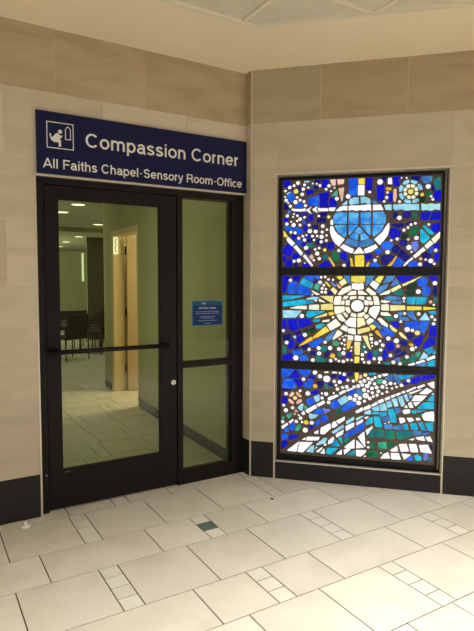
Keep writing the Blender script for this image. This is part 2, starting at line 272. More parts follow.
# ---------------------------------------------------------------- pieces of the stained glass, millimetres along and up the wall
POLY_T = {
 'H': '''678,1987 726,1986 729,1988 727,2055 726,2066 724,2068 720,2070 702,2070 680,2074 670,2074 652,2070 646,2068 644,2066 629,2046 627,2041 626,2023 628,2019 631,2002 636,1989 640,1988; 976,1979 1001,1979 1007,1983 1012,1989 1011,2039 996,2065 992,2068 985,2070 950,2070 919,2066 917,2062 919,1983 927,1980; 864,1982 902,1981 906,1983 904,2050 902,2064 901,2066 875,2069 854,2069 831,2066 829,2065 830,2001 831,1984 835,1982; 800,1983 812,1983 815,1985 813,2066 811,2067 778,2071 744,2070 741,2065 741,1999 743,1987 745,1985 758,1984
709,1887 712,1887 724,1894 726,1896 726,1964 724,1976 721,1978 640,1977 639,1973 660,1927; 926,1888 931,1889 977,1925 1000,1971 1000,1973 997,1974 921,1974 918,1973 917,1932 918,1928 918,1900; 895,1899 903,1902 905,1905 904,1973 901,1974 832,1973 832,1972 836,1965; 745,1904 751,1904 758,1912 811,1973 811,1975 771,1976 766,1978 743,1977 742,1970 744,1965 744,1908
833,1861 847,1860 863,1861 888,1870 893,1873 895,1876 864,1913 860,1917 829,1903; 808,1862 811,1863 812,1871 813,1903 803,1910 779,1920 758,1895 751,1885 776,1870; 819,1907 823,1907 828,1912 858,1922 818,1963 793,1937 784,1926 785,1924''',
 'L': '''1161,2072 1191,2076 1205,2076 1243,2072 1245,2074 1245,2084 1242,2112 1239,2118 1192,2118 1156,2120 1148,2124 1135,2124 1107,2120 1070,2120 1061,2117 1061,2094 1063,2087 1079,2077 1085,2076 1111,2081 1120,2081; 756,2124 781,2131 813,2132 814,2148 811,2180 802,2181 797,2180 779,2180 747,2169 745,2164 742,2140; 880,2130 896,2130 899,2133 896,2164 893,2167 856,2184 826,2182 825,2178 829,2141 831,2133 860,2140; 1041,2079 1048,2079 1051,2081 1051,2111 1049,2119 1036,2120 998,2117 998,2113 1008,2082
1138,2257 1169,2273 1171,2278 1168,2293 1162,2294 1141,2290 1124,2273 1123,2272 1124,2270; 1183,2123 1185,2126 1185,2141 1179,2146 1148,2157 1136,2142 1137,2140 1154,2127; 1216,2260 1219,2262 1228,2274 1228,2278 1219,2283 1211,2284 1204,2290 1186,2290 1181,2292 1182,2273; 1101,2212 1120,2212 1131,2246 1129,2250 1114,2261 1111,2258 1100,2239 1100,2215
1245,2217 1262,2219 1264,2221 1259,2246 1240,2266 1226,2251; 1124,2152 1126,2152 1134,2159 1138,2163 1138,2166 1121,2199 1115,2200 1103,2198 1101,2195 1105,2173; 1199,2124 1224,2128 1242,2146 1228,2161 1198,2146 1195,2141 1197,2126; 694,2124 707,2124 728,2130 730,2134 729,2159 725,2158 689,2128 688,2126
435,2303 439,2303 442,2305 446,2314 444,2317 407,2316 404,2315 406,2308 409,2305; 271,2215 292,2228 303,2237 304,2239 293,2238 270,2225 268,2221''',
 'W': '''673,1817 713,1869 713,1872 661,1909 639,1937 627,1968 624,1970 609,1970 607,1967 604,1932 614,1893 634,1855 641,1851 643,1842; 971,1824 974,1825 978,1830 979,1838 983,1844 991,1847 1001,1858 1028,1900 1039,1951 1036,1985 1034,1987 1030,1983 1011,1958 987,1918 931,1866 933,1863; 903,2078 904,2080 902,2115 901,2122 898,2124 880,2124 822,2120 754,2120 741,2118 740,2116 740,2099 741,2085 743,2083 767,2089 794,2081 828,2086 858,2079 882,2085; 839,2194 851,2194 853,2196 853,2267 844,2270 809,2270 807,2267 806,2258 806,2198 812,2195
770,1765 773,1767 783,1790 783,1794 782,1796 707,1834 698,1827 682,1812 684,1809 725,1780; 870,1764 918,1778 929,1786 933,1792 944,1797 959,1808 944,1828 941,1831 860,1795 859,1793 860,1789; 919,2080 947,2082 974,2082 991,2080 994,2082 974,2120 972,2122 960,2122 953,2120 947,2120 936,2122 921,2122 918,2122 917,2119 917,2084; 646,2082 672,2081 704,2088 729,2083 731,2086 731,2112 729,2118 727,2120 722,2120 678,2115 646,2085 645,2083
780,1762 860,1764 863,1766 830,1807 820,1811 780,1765 779,1763; 315,1823 337,1842 338,1845 286,1896 281,1888 273,1882 273,1878 280,1859; 385,1750 389,1753 401,1768 397,1775 351,1830 346,1830 330,1821 328,1817; 370,2087 414,2088 417,2090 417,2107 414,2109 402,2109 396,2105 366,2105 361,2106 339,2106 334,2110 330,2110 331,2098 327,2092 329,2089 352,2089
513,2084 585,2084 587,2086 587,2097 585,2103 577,2106 535,2106 525,2108 522,2111 514,2111 511,2108 511,2088; 470,1666 479,1674 478,1678 422,1755 416,1759 400,1747 463,1673; 628,2083 631,2083 633,2085 644,2107 644,2109 600,2110 597,2109 593,2104 592,2090 594,2087; 1048,2267 1050,2270 1050,2286 1045,2313 1036,2314 1023,2312 1021,2310 1020,2294 1020,2273 1024,2270
1143,1669 1153,1669 1177,1690 1181,1701 1193,1705 1203,1714 1211,1722 1206,1732 1204,1732 1200,1730 1173,1707 1164,1698 1157,1694 1156,1688 1142,1672; 505,2074 508,2075 507,2080 498,2099 506,2117 507,2121 506,2122 499,2120 467,2100 473,2094; 459,2067 462,2066 463,2068 445,2097 464,2122 463,2123 424,2098 421,2095 425,2090 432,2087 439,2080; 608,1980 626,1981 629,1983 626,2006 621,2019 611,2019 608,2017 606,1994 606,1984''',
 'D': '''588,2112 590,2116 590,2130 588,2135 587,2175 592,2185 592,2221 591,2225 587,2227 581,2228 521,2218 519,2214 518,2205 521,2194 527,2134 527,2129 525,2124 527,2116 540,2114 581,2114; 975,2144 982,2144 985,2146 986,2151 992,2156 995,2163 998,2260 997,2264 993,2266 946,2260 940,2257 939,2254 938,2238 944,2157 946,2153 949,2152; 286,1744 309,1752 313,1767 320,1773 324,1800 323,1807 321,1812 296,1835 287,1840 283,1838 254,1813 245,1806 244,1801 244,1782 246,1764 255,1757 267,1755 284,1747; 1050,1869 1061,1869 1081,1875 1088,1880 1096,1880 1111,1886 1117,1897 1116,1907 1126,1915 1124,1921 1096,1941 1086,1942 1067,1950 1060,1951 1045,1942 1041,1935 1037,1904
1316,1999 1387,2000 1392,2002 1394,2006 1394,2032 1392,2038 1392,2056 1390,2061 1386,2062 1337,2054 1333,2048 1315,2005 1314,2001; 881,2227 890,2229 897,2228 907,2241 911,2315 909,2319 906,2321 867,2319 863,2317 861,2312 864,2238 866,2234; 1076,2253 1095,2252 1100,2255 1108,2270 1100,2273 1093,2290 1091,2300 1094,2302 1109,2304 1107,2314 1109,2318 1114,2319 1114,2320 1110,2321 1066,2320 1052,2317 1054,2312 1054,2288 1059,2258 1063,2254; 1110,2276 1123,2299 1123,2304 1115,2303 1116,2298 1110,2280
1291,1998 1304,1998 1308,1999 1309,2009 1313,2021 1325,2053 1330,2058 1330,2060 1324,2061 1272,2058 1259,2056 1255,2054 1254,2050 1256,2012 1258,2004 1266,2000; 649,2116 655,2131 656,2140 626,2182 619,2186 597,2179 595,2172 598,2117 634,2116 645,2118; 1361,1909 1367,1909 1371,1910 1396,1928 1396,1971 1395,1975 1392,1977 1381,1978 1360,1975 1331,1965 1328,1963 1326,1960 1328,1952 1336,1925; 1360,2134 1383,2135 1391,2138 1393,2140 1391,2196 1389,2207 1386,2211 1376,2211 1365,2208 1357,2208 1353,2209 1350,2212 1345,2207 1344,2203 1339,2176 1339,2169 1356,2137
523,1662 612,1661 617,1663 618,1669 608,1700 602,1703 575,1711 566,1707 520,1671 519,1666; 264,1662 307,1661 312,1663 321,1698 319,1701 318,1713 287,1727 284,1727 274,1699 269,1694 265,1693 263,1687 260,1668 261,1664; 724,1707 728,1707 732,1710 738,1736 738,1743 726,1775 722,1777 716,1778 684,1770 681,1767 681,1762 685,1730 688,1722; 556,2254 558,2254 561,2258 576,2268 579,2282 587,2289 587,2316 586,2320 583,2322 544,2322 540,2321 538,2316 536,2290 538,2275 553,2256
609,1789 613,1789 619,1792 642,1810 639,1837 631,1850 592,1846 589,1844 586,1840 584,1819 584,1810 586,1807; 344,1720 349,1720 353,1723 356,1727 378,1735 381,1740 379,1745 361,1767 352,1774 324,1768 320,1762 318,1752 314,1746 314,1732 315,1728; 274,2272 278,2272 280,2280 285,2285 289,2286 298,2287 302,2293 302,2299 297,2318 295,2321 291,2322 250,2322 247,2320 246,2316 246,2282 250,2278; 874,1705 883,1708 920,1726 921,1731 920,1740 917,1755 914,1761 910,1762 866,1754 864,1752 864,1735 870,1709
1363,1703 1392,1702 1396,1704 1396,1735 1394,1760 1392,1764 1389,1766 1359,1760 1356,1758 1354,1755 1354,1746 1359,1708; 1036,2135 1042,2137 1053,2144 1056,2149 1055,2202 1053,2207 1050,2209 1031,2206 1028,2200 1020,2195 1021,2185 1027,2178 1027,2166 1024,2159 1033,2138; 428,2208 433,2208 480,2225 482,2230 478,2246 471,2250 455,2249 446,2250 421,2244 419,2239 421,2225 424,2212; 473,2009 478,2011 480,2015 476,2055 474,2060 469,2062 465,2060 454,2061 441,2059 436,2049 438,2043 443,2038 449,2014
1354,1792 1361,1795 1370,1795 1375,1793 1380,1792 1390,1796 1392,1799 1396,1828 1394,1834 1390,1836 1349,1826 1347,1822 1347,1818 1351,1798; 250,1699 263,1699 268,1707 275,1728 280,1732 282,1738 252,1752 247,1751 245,1746 246,1705 247,1701; 329,1869 332,1869 338,1872 352,1883 353,1895 348,1912 332,1911 326,1915 316,1913 313,1912 311,1908 313,1884 318,1877; 401,1662 448,1661 453,1663 455,1667 445,1685 442,1687 425,1688 415,1685 408,1687 398,1688 394,1686 392,1681 396,1667 398,1663
425,1882 438,1883 459,1889 458,1902 451,1917 443,1918 436,1914 437,1904 436,1899 432,1897 423,1897 417,1901 415,1900 414,1896 415,1892; 411,1935 416,1935 432,1944 437,1949 432,1977 428,1982 421,1982 405,1980 401,1978 399,1975 399,1970 408,1939; 394,2065 401,2065 417,2068 421,2077 429,2082 422,2085 419,2080 416,2079 382,2081; 253,2005 261,2005 267,2009 280,2009 290,2031 288,2037 260,2044 255,2044 252,2042 250,2038 250,2018 248,2011 250,2008
389,1819 406,1819 416,1827 423,1845 422,1851 414,1852 398,1849 393,1841 391,1829 385,1824''',
 'B': '''755,2194 792,2194 796,2195 798,2198 800,2204 801,2274 802,2279 802,2310 804,2315 802,2320 799,2322 744,2322 740,2321 738,2318 739,2209 749,2203; 485,2127 500,2126 506,2128 517,2126 521,2128 516,2192 515,2201 512,2203 507,2204 438,2185 432,2182 430,2180 430,2173 439,2136 442,2129 446,2128; 1041,1788 1047,1789 1052,1795 1053,1802 1055,1806 1071,1819 1073,1825 1071,1831 1033,1854 1019,1851 998,1845 994,1842 985,1832 984,1828 987,1799 989,1795 994,1793 1018,1790 1036,1790; 1108,1663 1131,1662 1135,1664 1131,1668 1131,1673 1149,1695 1109,1730 1104,1732 1101,1732 1098,1727 1076,1690 1067,1670 1069,1667 1072,1665
303,2159 309,2160 327,2177 329,2180 331,2190 332,2214 331,2218 308,2232 304,2231 276,2211 274,2206 278,2187 283,2177; 290,1934 292,1934 296,1941 301,1942 313,1942 321,1936 337,1939 341,1948 339,1967 337,1968 331,1966 324,1966 318,1968 311,1972 262,1977 258,1976 256,1970 262,1949; 369,2113 397,2113 401,2131 399,2138 378,2153 372,2156 336,2135 334,2130 334,2125 339,2114; 1183,1662 1194,1661 1236,1665 1245,1668 1247,1671 1236,1704 1231,1706 1195,1701 1184,1691 1181,1686 1179,1666
388,1912 396,1912 398,1918 388,1952 352,1970 346,1969 345,1967 348,1959 350,1950 350,1944 347,1938 351,1935 354,1925 360,1919 366,1915; 905,1662 972,1661 977,1663 978,1667 976,1672 951,1697 936,1696 932,1697 911,1691 908,1689 901,1667 902,1664; 951,1753 956,1753 964,1755 992,1767 993,1773 982,1798 975,1799 946,1792 934,1783 945,1760; 373,1830 380,1830 383,1834 386,1848 390,1852 395,1854 393,1861 388,1864 358,1868 348,1866 346,1861 346,1838 356,1833
1325,1760 1339,1762 1343,1763 1345,1768 1345,1799 1342,1806 1338,1809 1326,1803 1317,1794 1320,1770 1322,1762; 418,1993 428,1993 431,1995 431,1998 427,2002 414,2003 413,2015 408,2021 401,2022 396,2021 394,2015 398,1998 402,1995''',
 'Q': '''1324,2067 1331,2067 1354,2076 1388,2070 1390,2074 1388,2079 1388,2117 1385,2118 1354,2114 1325,2120 1291,2114 1265,2121 1258,2121 1259,2072 1270,2071 1294,2074''',
 'Y': '''795,1665 857,1665 861,1667 860,1734 857,1751 796,1749 793,1747 792,1704 794,1699 794,1669; 835,2275 851,2275 854,2277 854,2317 851,2319 809,2318 807,2315 808,2310 809,2278 812,2276; 270,1892 276,1892 278,1894 281,1903 253,1941 250,1943 248,1940 248,1929 250,1924 250,1899 254,1897''',
 'T': '''1281,1828 1314,1860 1324,1873 1276,1928 1258,1938 1256,1935 1256,1851; 1338,1893 1342,1893 1348,1899 1352,1904 1349,1907 1288,1963 1281,1962 1269,1957 1270,1954 1316,1902''',
 'N': '''1020,1677 1026,1676 1028,1678 1072,1728 1076,1736 1074,1741 1044,1752 990,1748 985,1746 984,1742 984,1736 985,1731 985,1688 986,1684 992,1680; 1155,1699 1168,1710 1186,1735 1187,1739 1187,1743 1181,1750 1129,1791 1123,1792 1111,1771 1103,1750 1103,1744 1113,1734; 1095,1758 1098,1758 1101,1760 1118,1798 1116,1803 1097,1822 1090,1825 1085,1823 1074,1815 1066,1807 1057,1794 1064,1767; 1284,1722 1287,1722 1295,1726 1303,1726 1311,1721 1320,1721 1326,1723 1329,1725 1331,1728 1337,1743 1337,1746 1335,1749 1328,1753 1304,1767 1293,1772 1267,1751 1280,1724
563,1998 572,1998 576,2003 572,2027 568,2035 560,2036 555,2035 512,2034 505,2030 504,2026 504,2005 506,2000 510,1999; 1096,1946 1146,1958 1149,1960 1141,1967 1139,1978 1133,1982 1061,1979 1058,1977 1056,1973 1064,1958 1073,1957 1086,1952; 1156,2015 1161,2015 1184,2024 1188,2026 1189,2029 1188,2037 1181,2062 1179,2065 1176,2067 1170,2067 1139,2061 1132,2059 1130,2056 1130,2048 1132,2029; 1130,1812 1137,1811 1158,1814 1167,1822 1167,1828 1165,1845 1163,1853 1161,1856 1148,1859 1129,1858 1122,1862 1118,1860 1110,1838 1110,1833 1113,1828
381,2050 391,2050 406,2054 420,2052 431,2054 436,2063 436,2073 434,2074 428,2072 423,2060 391,2056 388,2057 372,2077 370,2082 341,2084 339,2080 340,2076 353,2068 362,2067 367,2062 369,2058; 1285,1662 1302,1661 1307,1662 1345,1664 1349,1666 1351,1670 1349,1674 1339,1681 1332,1686 1321,1689 1312,1700 1306,1703 1302,1704 1280,1691 1276,1686 1280,1668 1283,1663; 1224,2287 1235,2286 1239,2289 1247,2311 1245,2318 1242,2320 1230,2321 1211,2321 1206,2322 1187,2322 1183,2321 1181,2316 1185,2298 1209,2297; 254,2098 258,2098 283,2105 286,2107 288,2110 288,2118 286,2124 285,2144 275,2146 271,2152 253,2150 249,2146 250,2104 251,2100
536,2042 544,2041 565,2044 574,2047 576,2051 580,2070 578,2077 575,2079 566,2079 535,2076 524,2073 523,2067 533,2044; 448,1760 454,1760 458,1762 459,1765 463,1793 462,1797 458,1799 442,1800 434,1793 419,1791 417,1787 415,1770 417,1766 427,1763; 434,1848 463,1853 472,1857 472,1880 470,1884 465,1886 461,1882 453,1878 441,1874 429,1874 430,1864; 505,1948 511,1948 514,1952 518,1971 517,1979 512,1981 484,1981 478,1982 472,1981 470,1975 477,1954
1066,2012 1069,2012 1073,2014 1092,2035 1096,2059 1095,2064 1092,2066 1086,2066 1063,2057 1059,2053 1061,2020 1064,2014; 498,1833 518,1832 524,1835 526,1841 525,1860 530,1870 529,1876 527,1879 523,1880 498,1865 495,1854 494,1839 495,1835; 734,1663 755,1663 759,1667 756,1707 754,1712 751,1715 744,1713 735,1707 731,1702 730,1669 731,1665; 991,2284 997,2285 1011,2298 1012,2302 1009,2318 1007,2321 1004,2322 976,2322 972,2317 974,2309 984,2300 988,2287
496,2248 505,2248 509,2250 514,2266 510,2274 479,2281 477,2270 478,2257 482,2250; 515,2294 524,2294 528,2298 528,2316 527,2321 522,2322 491,2322 487,2321 485,2316 485,2305 487,2301 491,2299 497,2301 503,2301 508,2299 510,2295; 291,2245 296,2245 306,2251 309,2251 313,2248 324,2262 325,2266 323,2271 317,2273 314,2278 314,2288 316,2294 313,2296 308,2294 307,2289 304,2285 308,2281 311,2274 309,2263 303,2257 289,2254 289,2250; 546,1812 565,1811 573,1814 575,1818 578,1840 577,1844 571,1846 552,1844 547,1840 539,1839 539,1836 542,1816
438,2002 441,2001 444,2003 446,2009 440,2014 435,2036 431,2037 415,2030 413,2026 421,2020 422,2011 433,2010; 349,1662 357,1662 361,1665 362,1681 361,1690 352,1694 335,1694 331,1692 328,1688 328,1670 330,1666 334,1664; 364,2238 380,2238 383,2239 385,2243 382,2249 381,2272 378,2278 375,2280 363,2277 358,2274 356,2271 357,2256 362,2250; 1329,2203 1333,2204 1339,2209 1345,2216 1347,2219 1343,2236 1335,2248 1332,2257 1329,2256 1327,2252 1325,2228 1325,2216 1328,2210
1155,1965 1177,1970 1179,1976 1184,1981 1200,1980 1202,1983 1202,1986 1197,1990 1175,1990 1150,1976 1149,1972; 1103,2289 1106,2294 1105,2296 1101,2294''',
 'S': '''800,1812 807,1811 811,1812 815,1820 815,1851 814,1855 811,1857 777,1863 738,1875 733,1872 713,1848 713,1844 715,1841 769,1815; 831,1812 841,1811 874,1814 928,1837 931,1840 931,1843 917,1866 910,1870 876,1861 870,1858 828,1855 825,1852 824,1849 824,1820; 1286,2260 1294,2262 1321,2272 1331,2306 1329,2312 1325,2314 1267,2314 1254,2311 1252,2304 1256,2285 1259,2279; 934,2127 953,2126 956,2129 955,2132 924,2157 918,2160 915,2159 912,2155 912,2139 915,2132 920,2129
283,2069 293,2070 298,2074 301,2088 301,2092 298,2095 295,2096 286,2095 280,2091 278,2088 279,2074''',
 'K': '''1359,2215 1374,2215 1386,2220 1388,2224 1388,2238 1384,2300 1382,2304 1378,2306 1345,2292 1342,2287 1339,2261 1351,2241 1352,2230 1351,2220 1354,2217; 443,1809 481,1812 485,1814 487,1819 476,1849 475,1849 469,1845 462,1844 454,1844 445,1841 432,1842 430,1838 430,1830 432,1827 441,1820; 559,1718 587,1725 591,1728 590,1736 591,1741 590,1751 587,1755 579,1756 556,1751 551,1748 550,1744 554,1726 556,1720; 453,2256 467,2258 469,2259 470,2282 456,2281 448,2278 447,2271''',
 'G': '''658,1698 664,1699 667,1703 678,1735 678,1742 654,1781 645,1782 628,1780 623,1777 621,1772 623,1719 625,1716; 1184,1890 1201,1891 1213,1894 1243,1920 1245,1925 1245,1952 1242,1961 1237,1962 1231,1961 1195,1950 1191,1947 1174,1912 1179,1897 1182,1892; 1206,2003 1211,2003 1229,2010 1233,2014 1233,2047 1231,2052 1228,2053 1206,2058 1201,2057 1198,2053 1197,2046 1201,2010 1204,2005; 1299,2159 1304,2160 1311,2165 1314,2177 1322,2183 1324,2199 1321,2202 1318,2212 1294,2203 1287,2200 1285,2197 1294,2165 1296,2161''',
 'A': '''686,2152 689,2153 696,2162 697,2169 704,2241 704,2255 702,2256 665,2252 662,2250 674,2198; 1074,2134 1077,2138 1085,2176 1082,2225 1081,2232 1078,2234 1063,2230 1061,2226 1061,2149; 661,2278 696,2283 701,2285 704,2298 704,2317 662,2318 657,2319 653,2318 652,2313 659,2284; 618,2272 637,2274 642,2277 642,2315 641,2318 601,2319 598,2317 615,2274
469,1717 482,1729 484,1732 474,1757 471,1762 458,1751 449,1741 450,1738''',
 'C': '''1225,1724 1258,1750 1262,1754 1265,1762 1297,1782 1296,1785 1278,1806 1209,1742 1210,1739; 1352,1832 1356,1833 1362,1839 1391,1872 1392,1891 1392,1912 1391,1916 1334,1863; 1306,1791 1312,1795 1316,1802 1323,1807 1347,1830 1344,1835 1326,1854 1286,1815 1288,1812; 1161,2234 1166,2234 1178,2242 1177,2254 1174,2260 1159,2260 1148,2248
1191,2157 1206,2157 1217,2169 1216,2172 1204,2183 1201,2183 1188,2176 1189,2165; 1146,2176 1159,2188 1158,2193 1154,2202 1152,2205 1136,2205 1133,2202 1134,2187; 1166,2157 1182,2157 1184,2162 1181,2177 1166,2182 1163,2181 1154,2169; 1199,2234 1203,2237 1213,2248 1201,2260 1184,2260 1183,2258 1184,2242 1186,2239
1223,2177 1234,2188 1233,2202 1231,2205 1216,2206 1213,2202 1209,2189; 1134,2212 1151,2212 1157,2227 1156,2230 1143,2242 1133,2230 1132,2215; 1214,2212 1230,2213 1232,2215 1231,2231 1219,2242 1206,2230 1208,2224''',
 'V': '''1221,1770 1224,1770 1228,1773 1248,1805 1242,1841 1240,1848 1236,1850 1205,1846 1198,1844 1196,1840 1197,1818 1201,1808 1200,1794 1218,1772''',
 'O': '''1030,1669 1060,1670 1097,1735 1093,1742 1090,1742 1086,1738 1078,1728 1071,1713 1064,1705 1039,1678 1029,1672; 775,1665 782,1665 784,1670 773,1721 769,1727 759,1731 758,1730 758,1719 764,1669 765,1667; 636,1665 646,1669 647,1673 607,1733 600,1736 597,1736 596,1731 599,1725 633,1669; 1033,2224 1040,2224 1043,2225 1047,2240 1046,2242 1010,2246 1005,2245 1009,2229 1011,2227 1016,2225
875,1665 891,1665 894,1667 900,1698 898,1701 884,1691 875,1672 874,1668''',
 'F': '''1145,1863 1159,1864 1161,1871 1165,1875 1174,1877 1173,1881 1167,1897 1163,1902 1129,1909 1124,1902 1121,1895 1125,1869 1128,1865; 1251,2124 1257,2126 1273,2128 1278,2130 1287,2168 1285,2172 1276,2174 1271,2170 1264,2169 1254,2170 1249,2173 1247,2172 1246,2169 1247,2130 1248,2126''',
 'M': '''636,2195 652,2195 656,2197 655,2226 653,2240 652,2242 639,2230 610,2198 614,2196''',
}
DOT_T = {
 'W': '''357,2303,15.1 294,2271,14.2 327,2284,11.3 261,2246,10.5 407,2287,11.2 436,2265,9.3 469,2295,7.4 500,2292,7.4 524,2277,11.1
592,2273,13.7 571,2248,11.0 608,2233,8.2 633,2256,7.3 652,2175,14.6 398,2255,14.1 390,2216,15.0 352,2194,10.4 259,2200,7.6
267,2174,13.3 282,2154,7.6 300,2129,12.4 319,2103,10.4 339,2159,17.0 375,2173,12.2 405,2161,12.2 416,2130,13.1 277,2055,13.4
329,2068,7.6 322,2047,7.6 355,2056,10.4 410,2042,10.3 376,2029,14.2 518,2049,9.3 354,2015,9.5 964,2287,21.0 891,2216,10.6
735,2189,18.0 1018,2208,9.6 1014,2172,12.2 997,2144,9.6 1302,2241,17.7 1324,2170,9.2 1336,2148,10.1 1151,2309,7.7 1116,2311,6.0
1105,2139,11.2 1107,2021,17.3 274,1994,14.3 327,1985,17.1 376,1984,12.3 307,2010,7.6 446,1982,11.2 549,1972,14.8 581,1945,9.2
452,1936,17.8 496,1932,15.8 546,1927,12.0 306,1930,11.4 339,1925,12.3 399,1898,11.3 427,1906,7.5 367,1883,13.3 412,1870,13.2
472,1898,11.2 508,1898,9.3 542,1891,16.7 579,1902,9.2 485,1868,9.3 578,1863,11.1 539,1854,13.0 424,1809,16.9 494,1797,11.2
524,1806,10.2 510,1765,16.8 527,1726,13.0 485,1714,9.4 370,1713,17.1 333,1707,12.4 672,1786,12.8 416,1693,5.7 1029,1772,17.5
940,1711,13.3 713,1675,12.8 1053,1857,9.6 1220,1979,10.2 1190,1970,10.3 1169,1949,10.3 1141,1931,12.1 1095,1867,12.2 1179,1804,19.8
1230,1873,16.2 1313,1968,9.3 1198,1772,7.7 1365,1781,12.6 1333,1705,17.8 1358,1684,10.1 1260,1681,14.5''',
 'Y': '''342,2240,19.8 1183,2209,21.3 567,1792,13.0''',
 'P': '''594,2040,12.9''',
 'O': '''1262,2185,14.4''',
 'A': '''956,1737,7.1 1173,1864,11.2 1263,1720,11.9''',
 'C': '''1298,1715,9.3''',
}
